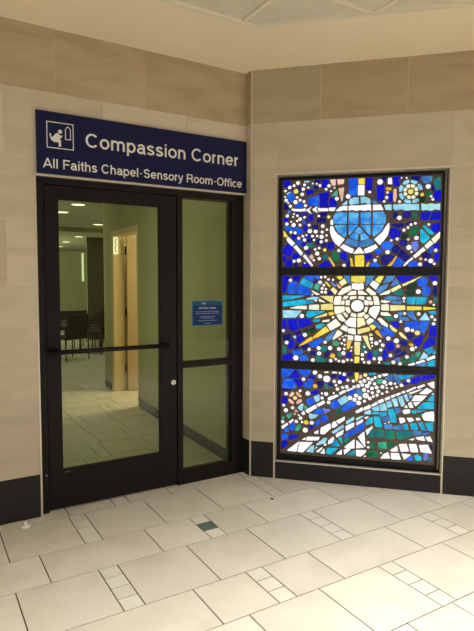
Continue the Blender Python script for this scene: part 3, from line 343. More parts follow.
POLY_M = {
 'T': '''250,1355 405,1370 491,1389 493,1391 492,1393 486,1395 407,1412 250,1390 247,1386 248,1381 248,1358; 469,1498 472,1498 474,1501 482,1533 481,1536 404,1577 402,1576 378,1538 385,1529 396,1523; 453,1271 459,1271 534,1301 573,1321 574,1323 571,1325 502,1325 497,1324 440,1323 436,1314 429,1288 433,1284; 1237,1387 1287,1386 1298,1388 1303,1396 1320,1438 1307,1441 1244,1440
248,1404 301,1409 411,1437 416,1439 417,1441 414,1442 367,1442 362,1441 260,1441 249,1440 246,1436 246,1407; 1219,1386 1228,1386 1231,1387 1237,1435 1237,1440 1214,1441 1208,1440 1176,1439 1172,1406 1173,1391 1185,1388; 1338,1015 1364,1041 1367,1045 1368,1052 1365,1072 1363,1074 1351,1072 1333,1064 1303,1054; 1331,931 1374,931 1383,933 1384,936 1381,974 1379,977 1375,978 1326,960 1325,957 1329,936
515,1189 544,1191 548,1193 571,1216 575,1223 570,1226 547,1231 509,1211 504,1206; 1348,1311 1368,1312 1381,1314 1382,1317 1379,1340 1371,1341 1331,1337 1326,1335 1326,1333; 490,1241 525,1241 533,1243 538,1255 538,1259 535,1261 497,1261 489,1259 488,1258 488,1245; 1365,1021 1387,1028 1379,1054 1377,1057 1374,1052 1373,1044 1369,1039 1364,1026''',
 'L': '''251,1268 346,1271 353,1273 397,1323 394,1325 250,1327 248,1324 248,1307 250,1302 250,1271; 1266,1270 1302,1270 1320,1272 1336,1271 1338,1274 1309,1323 1305,1328 1265,1273; 1273,975 1316,988 1326,996 1334,1006 1334,1008 1303,1034 1301,1034 1272,978; 454,1411 491,1411 494,1415 499,1418 507,1418 514,1416 520,1419 521,1424 524,1427 532,1427 535,1429 528,1432 475,1435 431,1419 430,1416 431,1415''',
 'D': '''339,1156 341,1157 343,1163 346,1168 363,1174 373,1176 376,1178 372,1185 358,1263 296,1257 286,1255 284,1251 284,1246 299,1174; 383,1184 480,1222 482,1226 482,1229 459,1264 447,1267 442,1266 367,1263 366,1260 380,1190; 246,1459 249,1459 253,1461 272,1481 276,1488 296,1591 295,1596 292,1598 247,1598 244,1597 241,1594 241,1512 242,1507 242,1465 244,1461; 1290,1058 1296,1058 1341,1073 1378,1093 1381,1100 1384,1122 1383,1130 1381,1134 1340,1148 1335,1147 1288,1067 1286,1062
253,929 327,934 331,935 334,940 332,975 328,985 323,987 290,992 288,988 283,983 258,972 248,966 245,959 249,934; 1383,1149 1388,1150 1390,1155 1387,1220 1385,1236 1380,1238 1376,1234 1367,1231 1362,1231 1354,1234 1338,1231 1336,1227 1336,1208 1335,1204 1335,1165 1334,1160 1335,1155 1338,1153 1346,1151; 1128,1544 1133,1544 1191,1564 1216,1589 1217,1592 1216,1596 1211,1598 1107,1598 1104,1597 1101,1594 1101,1591 1124,1546; 1058,1030 1081,1034 1088,1044 1092,1047 1095,1072 1094,1081 1077,1108 1071,1112 1036,1093 1032,1090 1030,1086 1033,1054 1039,1045
1259,1074 1262,1074 1266,1076 1288,1103 1300,1152 1299,1157 1296,1161 1293,1161 1231,1131 1222,1126 1220,1123 1220,1116 1225,1099 1254,1076; 304,1021 317,1024 334,1029 337,1037 336,1056 343,1059 347,1064 347,1067 328,1105 325,1107 318,1104 317,1098 312,1090 298,1083 298,1067 296,1061 291,1058 289,1047 289,1041 291,1035 300,1024; 363,1074 394,1075 397,1076 416,1105 417,1109 417,1114 414,1119 406,1128 404,1137 402,1140 393,1135 359,1121 358,1080 360,1076; 363,1547 367,1547 371,1553 388,1591 387,1596 382,1598 330,1598 326,1597 324,1592 325,1572 327,1558 334,1555 357,1556 362,1551
1024,958 1028,957 1032,960 1048,995 1047,1003 1031,1043 1026,1047 1022,1045 1019,1041 1004,994 1005,988 1011,978 1011,968 1009,963; 250,1181 281,1181 284,1183 286,1186 271,1253 269,1256 265,1258 250,1252 246,1249 244,1245 246,1187 247,1184; 1103,1208 1107,1208 1114,1211 1129,1221 1131,1225 1127,1234 1113,1258 1105,1260 1069,1255 1065,1253 1064,1246 1078,1224 1089,1215; 898,964 927,965 933,968 934,976 938,984 939,991 936,994 931,1009 931,1019 926,1027 922,1029 917,1028 901,1007 898,999 894,970 895,966
1345,1555 1352,1556 1359,1561 1370,1561 1382,1566 1383,1570 1381,1591 1377,1597 1374,1598 1325,1598 1320,1596 1319,1592 1320,1589 1340,1559; 755,968 758,968 764,971 779,984 781,998 781,1014 779,1017 769,1017 744,1004 741,1001 741,996 748,970''',
 'B': '''443,1446 448,1446 453,1449 470,1469 464,1476 451,1484 450,1493 399,1517 386,1521 374,1528 365,1532 362,1531 360,1497 356,1472 357,1458; 288,1458 340,1457 348,1459 348,1477 351,1491 352,1512 355,1530 358,1537 358,1543 352,1548 330,1550 304,1542 298,1538 285,1497 285,1470 284,1464 285,1460; 1289,1171 1294,1173 1312,1195 1317,1204 1336,1260 1336,1264 1333,1267 1316,1267 1275,1264 1271,1262 1269,1259 1262,1201 1264,1198 1280,1179; 1249,1199 1254,1199 1258,1204 1260,1245 1261,1250 1261,1260 1258,1264 1251,1265 1245,1262 1235,1262 1200,1257 1167,1252 1160,1248 1159,1243 1169,1224 1180,1220 1187,1219 1206,1211
480,1038 483,1037 491,1040 534,1061 562,1093 566,1099 564,1104 558,1112 552,1117 546,1117 459,1077 457,1072 461,1064 475,1043; 473,1550 477,1550 483,1559 486,1582 488,1584 493,1584 516,1568 524,1568 528,1587 528,1593 526,1597 522,1598 418,1598 414,1596 413,1590 421,1575 425,1571; 1270,1516 1275,1516 1302,1521 1307,1525 1310,1532 1316,1561 1316,1566 1313,1569 1297,1584 1288,1590 1285,1589 1255,1574 1241,1563 1246,1533; 1283,1449 1317,1448 1323,1451 1340,1486 1333,1508 1328,1518 1320,1520 1287,1515 1283,1512 1280,1496 1280,1477 1278,1472 1279,1454
1078,1140 1081,1140 1084,1142 1097,1169 1076,1175 1067,1189 1016,1218 1010,1217 1009,1213 1008,1205 1001,1198 1003,1195 1044,1154; 339,976 375,979 379,983 384,985 399,984 412,1001 413,1008 411,1011 408,1013 381,1023 348,1015 337,1016 330,1014 326,1011 326,1005 330,993 336,984 336,979; 389,931 453,939 457,941 458,946 441,973 434,978 405,980 398,977 381,976 380,974 385,936; 1009,1139 1016,1139 1034,1143 1038,1146 1038,1151 1009,1182 991,1189 986,1189 984,1187 983,1183 1006,1141''',
 'W': '''948,1273 951,1275 978,1330 982,1366 981,1369 937,1368 913,1356 910,1352 900,1315; 801,1206 808,1206 810,1210 808,1218 808,1276 807,1279 763,1278 734,1247 729,1243 723,1242 749,1214; 815,1490 822,1490 854,1494 861,1496 862,1502 859,1541 851,1542 824,1537 814,1537 804,1540 773,1538 772,1535 774,1530 774,1507 777,1497; 949,1492 954,1499 972,1530 973,1536 929,1561 904,1530
844,1103 849,1103 851,1106 848,1141 816,1144 802,1143 801,1112 803,1104; 898,1229 904,1231 933,1249 937,1253 940,1262 939,1266 912,1280 910,1279 899,1269 884,1253; 1330,970 1384,994 1379,1014 1377,1014 1324,988 1321,986 1321,983; 874,1376 899,1377 899,1405 893,1406 886,1412 873,1414 864,1400
1254,943 1303,961 1313,963 1314,964 1304,978 1296,976 1251,958 1249,954; 1194,931 1225,931 1243,940 1244,943 1238,953 1237,954 1232,953 1195,939 1192,936''',
 'Y': '''804,1544 840,1545 867,1549 868,1551 870,1565 871,1593 867,1595 771,1594 770,1592 768,1578 768,1554 771,1551; 1178,1341 1196,1341 1201,1342 1228,1342 1234,1344 1277,1345 1279,1346 1277,1367 1275,1370 1261,1371 1177,1371 1175,1368 1175,1355 1176,1344; 979,1540 982,1543 1006,1592 1006,1594 969,1594 943,1564 945,1560; 804,933 811,932 837,936 839,938 840,981 838,984 805,981 803,979 802,936
1294,1345 1372,1354 1374,1355 1375,1360 1373,1362 1365,1364 1294,1370 1291,1368 1291,1361 1292,1347; 931,1185 957,1211 948,1221 936,1231 910,1223 908,1221; 681,1566 692,1570 706,1578 696,1594 690,1595 658,1589 658,1588 664,1581; 606,1509 608,1509 616,1516 617,1518 616,1519 582,1553 571,1548 571,1545''',
 'C': '''621,1177 697,1220 694,1226 658,1267 591,1219 616,1181; 650,1305 671,1305 691,1312 698,1313 722,1326 724,1330 724,1338 721,1364 714,1365 708,1364 644,1363 644,1360 647,1318 649,1307; 673,1451 699,1451 729,1466 772,1491 773,1493 770,1496 770,1505 764,1521 761,1522 705,1501 671,1458 669,1454; 673,1375 685,1375 688,1376 694,1396 696,1431 696,1441 694,1443 652,1438 650,1437 649,1433 639,1383 639,1379 645,1376
509,1333 526,1332 529,1334 530,1371 528,1374 515,1375 458,1371 453,1368 452,1340 454,1336 464,1335; 641,1105 702,1145 706,1150 709,1160 708,1164 679,1181 673,1183 648,1137 636,1113 636,1110; 1035,1336 1045,1336 1047,1339 1047,1364 1045,1384 1027,1385 992,1381 991,1348 993,1341 1004,1338; 943,1378 970,1378 981,1380 982,1382 967,1438 961,1442 932,1445 930,1441 940,1381
419,1336 432,1336 436,1338 436,1358 434,1363 431,1365 424,1364 372,1363 310,1347 304,1344 307,1342; 804,1150 807,1150 808,1154 806,1195 784,1197 752,1196 751,1168 754,1161; 715,1248 720,1250 729,1250 733,1254 698,1304 696,1306 688,1302 676,1302 663,1297 662,1295 663,1293 686,1258; 916,1451 949,1451 951,1455 951,1466 946,1472 898,1507 893,1509 879,1491 878,1486
1038,1213 1039,1213 1041,1215 1042,1224 1042,1234 992,1281 989,1282 966,1276 966,1271 999,1233; 744,1170 746,1172 747,1187 747,1206 736,1213 716,1223 692,1193 696,1189; 744,1449 806,1454 807,1457 806,1482 800,1484 763,1477 740,1453 741,1451; 1020,1298 1062,1298 1065,1301 1039,1324 991,1324 988,1321 990,1306 993,1303 995,1301
824,1454 888,1454 892,1456 852,1483 824,1485 821,1481 821,1461; 773,1106 786,1106 789,1108 792,1138 788,1141 750,1146 748,1142 750,1109 754,1107; 751,1310 756,1311 767,1320 770,1324 759,1353 755,1360 729,1359 727,1357 727,1352 730,1335; 824,1284 850,1287 854,1290 877,1308 874,1318 867,1322 823,1311 821,1307 821,1291
979,1453 1036,1459 1057,1474 1054,1487 1050,1492 1018,1479 979,1456 978,1454; 730,1373 756,1372 759,1374 762,1406 758,1412 736,1411 731,1407 729,1376; 768,1414 808,1425 810,1428 809,1441 806,1442 769,1442 759,1431 757,1427 761,1418; 806,1284 809,1284 810,1287 810,1306 808,1309 777,1317 774,1316 770,1307 766,1291 772,1289
1028,1393 1052,1404 1053,1406 1052,1408 1046,1410 1034,1410 1018,1416 991,1413 989,1412 990,1401 994,1396; 861,1413 864,1413 866,1415 868,1437 867,1439 862,1441 841,1441 836,1442 826,1442 824,1441 824,1426 825,1423 841,1420; 706,1418 737,1418 752,1441 742,1444 720,1444 706,1423 705,1420; 738,1277 741,1279 749,1290 750,1293 749,1296 728,1319 711,1314 709,1310
884,1269 907,1292 888,1307 868,1294 865,1291 868,1286; 903,1411 910,1411 921,1414 914,1439 904,1440 881,1436 881,1433 892,1415; 881,1321 884,1322 886,1325 897,1359 892,1362 875,1364 865,1330 866,1328 874,1327 878,1323; 506,1449 528,1450 533,1451 534,1454 472,1484 469,1484 477,1476 479,1469
558,1240 606,1244 608,1248 611,1261 608,1262 560,1253 556,1250 556,1242; 708,1376 716,1376 719,1378 723,1402 721,1406 705,1408 701,1407 694,1379 695,1377; 908,1378 929,1378 930,1381 929,1403 916,1405 904,1404 904,1397 906,1380; 574,1391 578,1392 577,1394 537,1418 531,1420 527,1418 529,1404 531,1398''',
 'O': '''491,1110 521,1120 604,1168 612,1173 584,1209 581,1209 485,1125 486,1116; 380,1051 421,1064 483,1099 485,1105 478,1125 451,1113 380,1054 379,1053; 745,1033 761,1041 763,1045 780,1097 778,1101 764,1102 746,1102 743,1101 744,1036; 1004,1129 1007,1131 971,1188 968,1189 949,1180 953,1171 961,1159
610,1290 641,1299 643,1301 642,1307 633,1324 599,1313; 1203,1078 1216,1077 1228,1079 1230,1081 1221,1093 1215,1098 1196,1093 1194,1091''',
 'P': '''545,1334 616,1335 634,1336 636,1339 636,1348 633,1380 621,1384 545,1376 542,1371 544,1366 544,1337; 1058,1336 1080,1337 1162,1345 1164,1350 1161,1377 1157,1378 1056,1379 1055,1376 1055,1355 1056,1339; 805,995 837,995 841,996 842,1017 842,1072 844,1077 844,1091 842,1094 804,1095 800,1093 802,1020 804,1015 804,998; 823,1205 826,1205 878,1228 881,1230 867,1277 864,1279 821,1278 818,1277 817,1260 818,1255 820,1215
625,1388 633,1390 637,1435 637,1440 636,1442 576,1442 571,1441 541,1441 538,1439 543,1435; 825,1153 912,1181 913,1184 914,1188 909,1209 906,1211 824,1191 822,1187 822,1172 824,1155; 924,1039 925,1041 902,1110 898,1143 895,1145 859,1144 858,1141 903,1056 906,1051; 696,1516 701,1518 739,1543 716,1576 710,1573 677,1548 679,1543
1068,1474 1070,1474 1073,1478 1089,1485 1131,1510 1132,1514 1121,1531 1119,1532 1058,1497 1056,1495 1058,1490; 1143,1519 1169,1529 1189,1542 1198,1546 1208,1548 1234,1565 1240,1572 1254,1579 1274,1593 1273,1594 1264,1591 1139,1534 1137,1531; 649,1451 653,1454 667,1480 643,1504 634,1510 615,1489 623,1482 641,1459; 1100,1174 1103,1176 1109,1186 1111,1190 1109,1192 1089,1209 1079,1214 1074,1222 1064,1231 1053,1226 1053,1224 1056,1216 1071,1192 1077,1188 1082,1183 1093,1179
1174,1125 1183,1126 1184,1128 1175,1138 1169,1148 1147,1169 1135,1178 1121,1173 1120,1171 1138,1146; 493,1269 516,1271 589,1289 591,1292 591,1309 588,1311 501,1276 493,1272 492,1271; 914,1139 929,1145 937,1150 923,1164 904,1154''',
 'N': '''258,1086 268,1086 278,1090 286,1090 293,1087 296,1092 306,1097 314,1110 314,1141 312,1145 307,1147 255,1132 250,1129 249,1125 254,1091; 1170,1073 1176,1072 1181,1075 1188,1097 1188,1102 1187,1105 1164,1121 1157,1124 1149,1121 1127,1108 1125,1103 1140,1080 1145,1077; 1195,1125 1200,1125 1206,1128 1226,1139 1228,1143 1228,1148 1225,1171 1223,1175 1219,1177 1179,1168 1172,1166 1170,1163 1170,1158 1174,1150 1191,1133 1193,1127; 428,1019 431,1019 439,1024 442,1026 443,1032 445,1036 457,1041 453,1063 449,1067 439,1064 405,1052 402,1050 400,1047 400,1041 405,1025
356,1127 397,1148 395,1163 391,1172 382,1174 375,1172 368,1167 353,1161 350,1158 349,1154 347,1150 353,1131; 1369,1449 1379,1449 1381,1456 1384,1515 1382,1519 1377,1521 1360,1521 1357,1519 1355,1515 1352,1471 1356,1464; 583,965 588,965 608,976 612,984 618,1010 618,1015 616,1018 602,1024 598,1024 595,1023 592,1013 585,1007 581,1002 571,982 580,967; 1096,989 1102,988 1136,994 1148,998 1176,1018 1177,1026 1172,1040 1167,1042 1161,1039 1117,1006 1105,1004 1095,998 1092,994
1105,1010 1146,1035 1144,1041 1131,1054 1125,1056 1098,1044 1089,1032 1089,1030; 485,1540 502,1541 507,1546 510,1547 518,1544 519,1552 524,1559 517,1558 511,1560 494,1572 492,1570 491,1554 481,1545; 341,1022 369,1028 378,1029 377,1037 367,1058 355,1060 349,1053 345,1050 346,1035 344,1030 340,1026; 474,979 504,980 508,982 510,985 510,991 507,1010 505,1013 501,1015 476,1015 468,1012 466,1006 469,990 470,983
601,1446 627,1450 634,1452 636,1455 634,1461 613,1484 605,1482 596,1475 594,1472 594,1466 598,1450''',
 'F': '''1180,1490 1197,1491 1237,1500 1238,1505 1241,1535 1239,1544 1232,1546 1210,1543 1197,1535 1176,1527 1165,1518 1161,1512 1163,1508; 1171,1450 1224,1450 1227,1451 1231,1457 1234,1477 1232,1487 1228,1490 1220,1490 1202,1488 1186,1485 1172,1486 1164,1484 1161,1478 1166,1456 1168,1452; 474,1150 479,1150 504,1163 507,1166 501,1197 499,1200 496,1202 493,1202 453,1184 452,1179 454,1175 470,1153; 434,1154 446,1155 450,1158 452,1161 447,1177 447,1184 444,1189 441,1191 415,1180 412,1176 416,1155 427,1156''',
 'S': '''973,1465 978,1465 984,1468 1024,1498 1039,1531 1038,1538 1035,1540 1029,1538 980,1517 974,1512 954,1487 950,1478 952,1474; 1003,1539 1068,1558 1087,1590 1086,1596 1081,1598 1034,1598 1029,1597 999,1546 1000,1541; 878,1520 881,1520 884,1523 908,1546 938,1586 941,1592 938,1597 935,1598 884,1598 878,1596 876,1585 876,1561 874,1527 875,1522; 1048,1414 1087,1414 1123,1420 1135,1429 1137,1433 1135,1437 1132,1438 1050,1448 1015,1437 1012,1435 1010,1431 1012,1427 1021,1420 1032,1420
601,1093 604,1093 611,1096 629,1114 633,1119 643,1138 658,1174 658,1178 656,1181 652,1182 649,1181 580,1121 578,1116 580,1111; 1236,1268 1245,1268 1247,1273 1219,1334 1212,1336 1177,1325 1175,1321 1175,1318 1189,1293; 754,1536 759,1538 761,1542 761,1572 758,1596 755,1598 742,1598 725,1597 715,1595 713,1592 713,1589 721,1575 745,1544; 1061,1516 1068,1518 1107,1533 1115,1537 1116,1542 1097,1576 1092,1577 1088,1574 1061,1531 1057,1522 1058,1518
980,1198 985,1197 994,1201 1001,1210 1002,1214 958,1254 952,1256 941,1251 939,1246 940,1241 976,1200; 1120,1385 1125,1385 1128,1386 1139,1394 1141,1399 1138,1406 1127,1414 1115,1410 1088,1410 1061,1405 1058,1403 1056,1400 1058,1395 1061,1394; 1181,1264 1189,1264 1192,1266 1194,1270 1186,1284 1181,1288 1127,1290 1124,1288 1121,1286 1123,1280 1130,1269 1138,1268 1146,1265; 1255,928 1318,928 1321,930 1322,934 1318,954 1316,957 1313,958 1263,939 1254,937 1251,932
1110,955 1134,959 1138,968 1137,976 1138,983 1137,985 1131,987 1098,978 1096,974 1099,968 1106,958; 1135,1296 1141,1297 1143,1301 1144,1324 1142,1328 1135,1330 1109,1323 1107,1320 1108,1315 1116,1301''',
 'K': '''571,929 578,930 582,935 586,952 584,958 519,981 514,979 512,975 512,942 515,933 519,931 537,930; 1094,1451 1137,1455 1148,1458 1150,1463 1139,1496 1135,1498 1131,1498 1098,1484 1074,1471 1074,1469 1076,1464; 1196,954 1236,959 1253,976 1255,981 1252,987 1231,1015 1226,1016 1221,1013 1193,962 1193,958; 959,989 963,989 968,991 977,1000 986,1012 974,1034 971,1039 967,1041 944,1033 937,1030 935,1026 935,1021 938,1017 945,994
254,978 258,978 278,990 284,994 285,997 277,1036 259,1052 252,1055 248,1051 247,1040 251,987; 1044,1259 1103,1264 1107,1265 1108,1270 1107,1273 1099,1277 1063,1292 1019,1293 1014,1289 1015,1284 1033,1268; 555,1010 571,1011 584,1014 591,1025 592,1032 594,1051 591,1056 586,1057 554,1052 547,1049 548,1042 548,1026 550,1019 552,1012; 858,1021 872,1021 878,1029 885,1030 887,1036 888,1052 884,1052 877,1049 868,1047 856,1048 852,1045 850,1041 854,1026
860,1054 863,1056 864,1064 869,1068 881,1067 885,1060 891,1059 892,1061 891,1067 884,1076 874,1089 870,1091 864,1088 857,1081 855,1077 855,1071; 1028,928 1056,927 1060,928 1062,931 1066,946 1065,951 1062,953 1056,954 1022,946 1020,943 1020,939 1025,930; 693,974 697,974 701,976 705,990 704,993 702,998 693,1004 683,1011 680,1011 678,1009 675,1004 672,991 673,985 675,982; 1378,1404 1382,1405 1385,1409 1386,1438 1383,1443 1376,1441 1367,1442 1360,1425 1360,1420 1363,1415''',
 'M': '''523,1479 525,1479 527,1484 531,1522 517,1537 512,1538 506,1537 504,1534 488,1507 484,1498; 668,1058 676,1058 688,1076 689,1080 688,1082 665,1100 637,1094 636,1091 637,1063; 1259,987 1261,988 1278,1020 1277,1036 1274,1040 1239,1022''',
 'G': '''1164,936 1169,938 1181,949 1186,954 1187,959 1183,964 1152,984 1146,986 1144,984 1146,977 1147,964 1141,956 1148,951 1151,945''',
 'A': '''691,1499 694,1502 693,1510 692,1512 661,1536 658,1535 658,1533 673,1506''',
 'V': '''644,1510 649,1511 657,1519 658,1522 656,1527 622,1551 618,1552 615,1551 612,1546 616,1539 633,1520''',
}
DOT_M = {
 'W': '''306,1560,13.4 542,1584,10.3 573,1587,10.2 535,1545,14.9 563,1523,11.2 598,1568,10.2 633,1565,9.2 551,1498,12.1 580,1494,9.3
549,1471,11.2 576,1470,12.1 477,1451,6.6 504,1407,10.3 398,1285,17.1 637,1279,10.2 1366,1543,16.9 1253,1480,18.0 1153,1430,12.2
1153,1407,7.0 1363,1385,8.5 1099,1297,14.9 1160,1318,11.3 1260,1316,13.8 1352,1297,12.8 1373,1276,10.2 1134,1257,10.5 254,1166,12.6
281,1073,15.5 423,1138,17.1 457,1025,13.3 354,955,21.2 580,1086,13.1 531,1038,16.0 535,997,17.0 487,943,15.2 618,1041,17.7
685,1036,15.7 624,943,14.0 662,957,10.2 686,943,11.1 725,1107,12.0 705,1080,9.2 728,1070,8.3 726,1039,10.1 719,1005,16.6
712,1131,7.4 734,1140,8.3 720,942,13.8 750,955,11.0 782,954,9.2 776,1026,7.3 780,1052,7.3 861,999,13.6 862,965,10.9
876,941,10.9 910,942,13.5 948,971,12.6 991,973,17.9 885,1019,9.9 874,1059,8.1 924,1121,14.4 961,1089,17.0 1008,1076,14.2
929,1093,9.0 989,1107,10.7 932,1067,7.2 995,1040,13.4 1048,1128,16.8 1066,1001,13.3 985,944,8.9 1365,1246,12.7 1181,1199,20.0
1218,1193,13.0 1106,1112,19.3 1221,1055,17.3 1088,950,15.0 1184,994,14.0 1136,941,13.2 1246,1068,7.8''',
 'w': '''817,1369,48.8''',
 'A': '''1341,1406,12.7 689,1114,11.1 1117,1074,14.9''',
 'L': '''344,1119,12.5''',
 'O': '''638,981,20.5''',
 'P': '''1253,1176,19.8''',
}
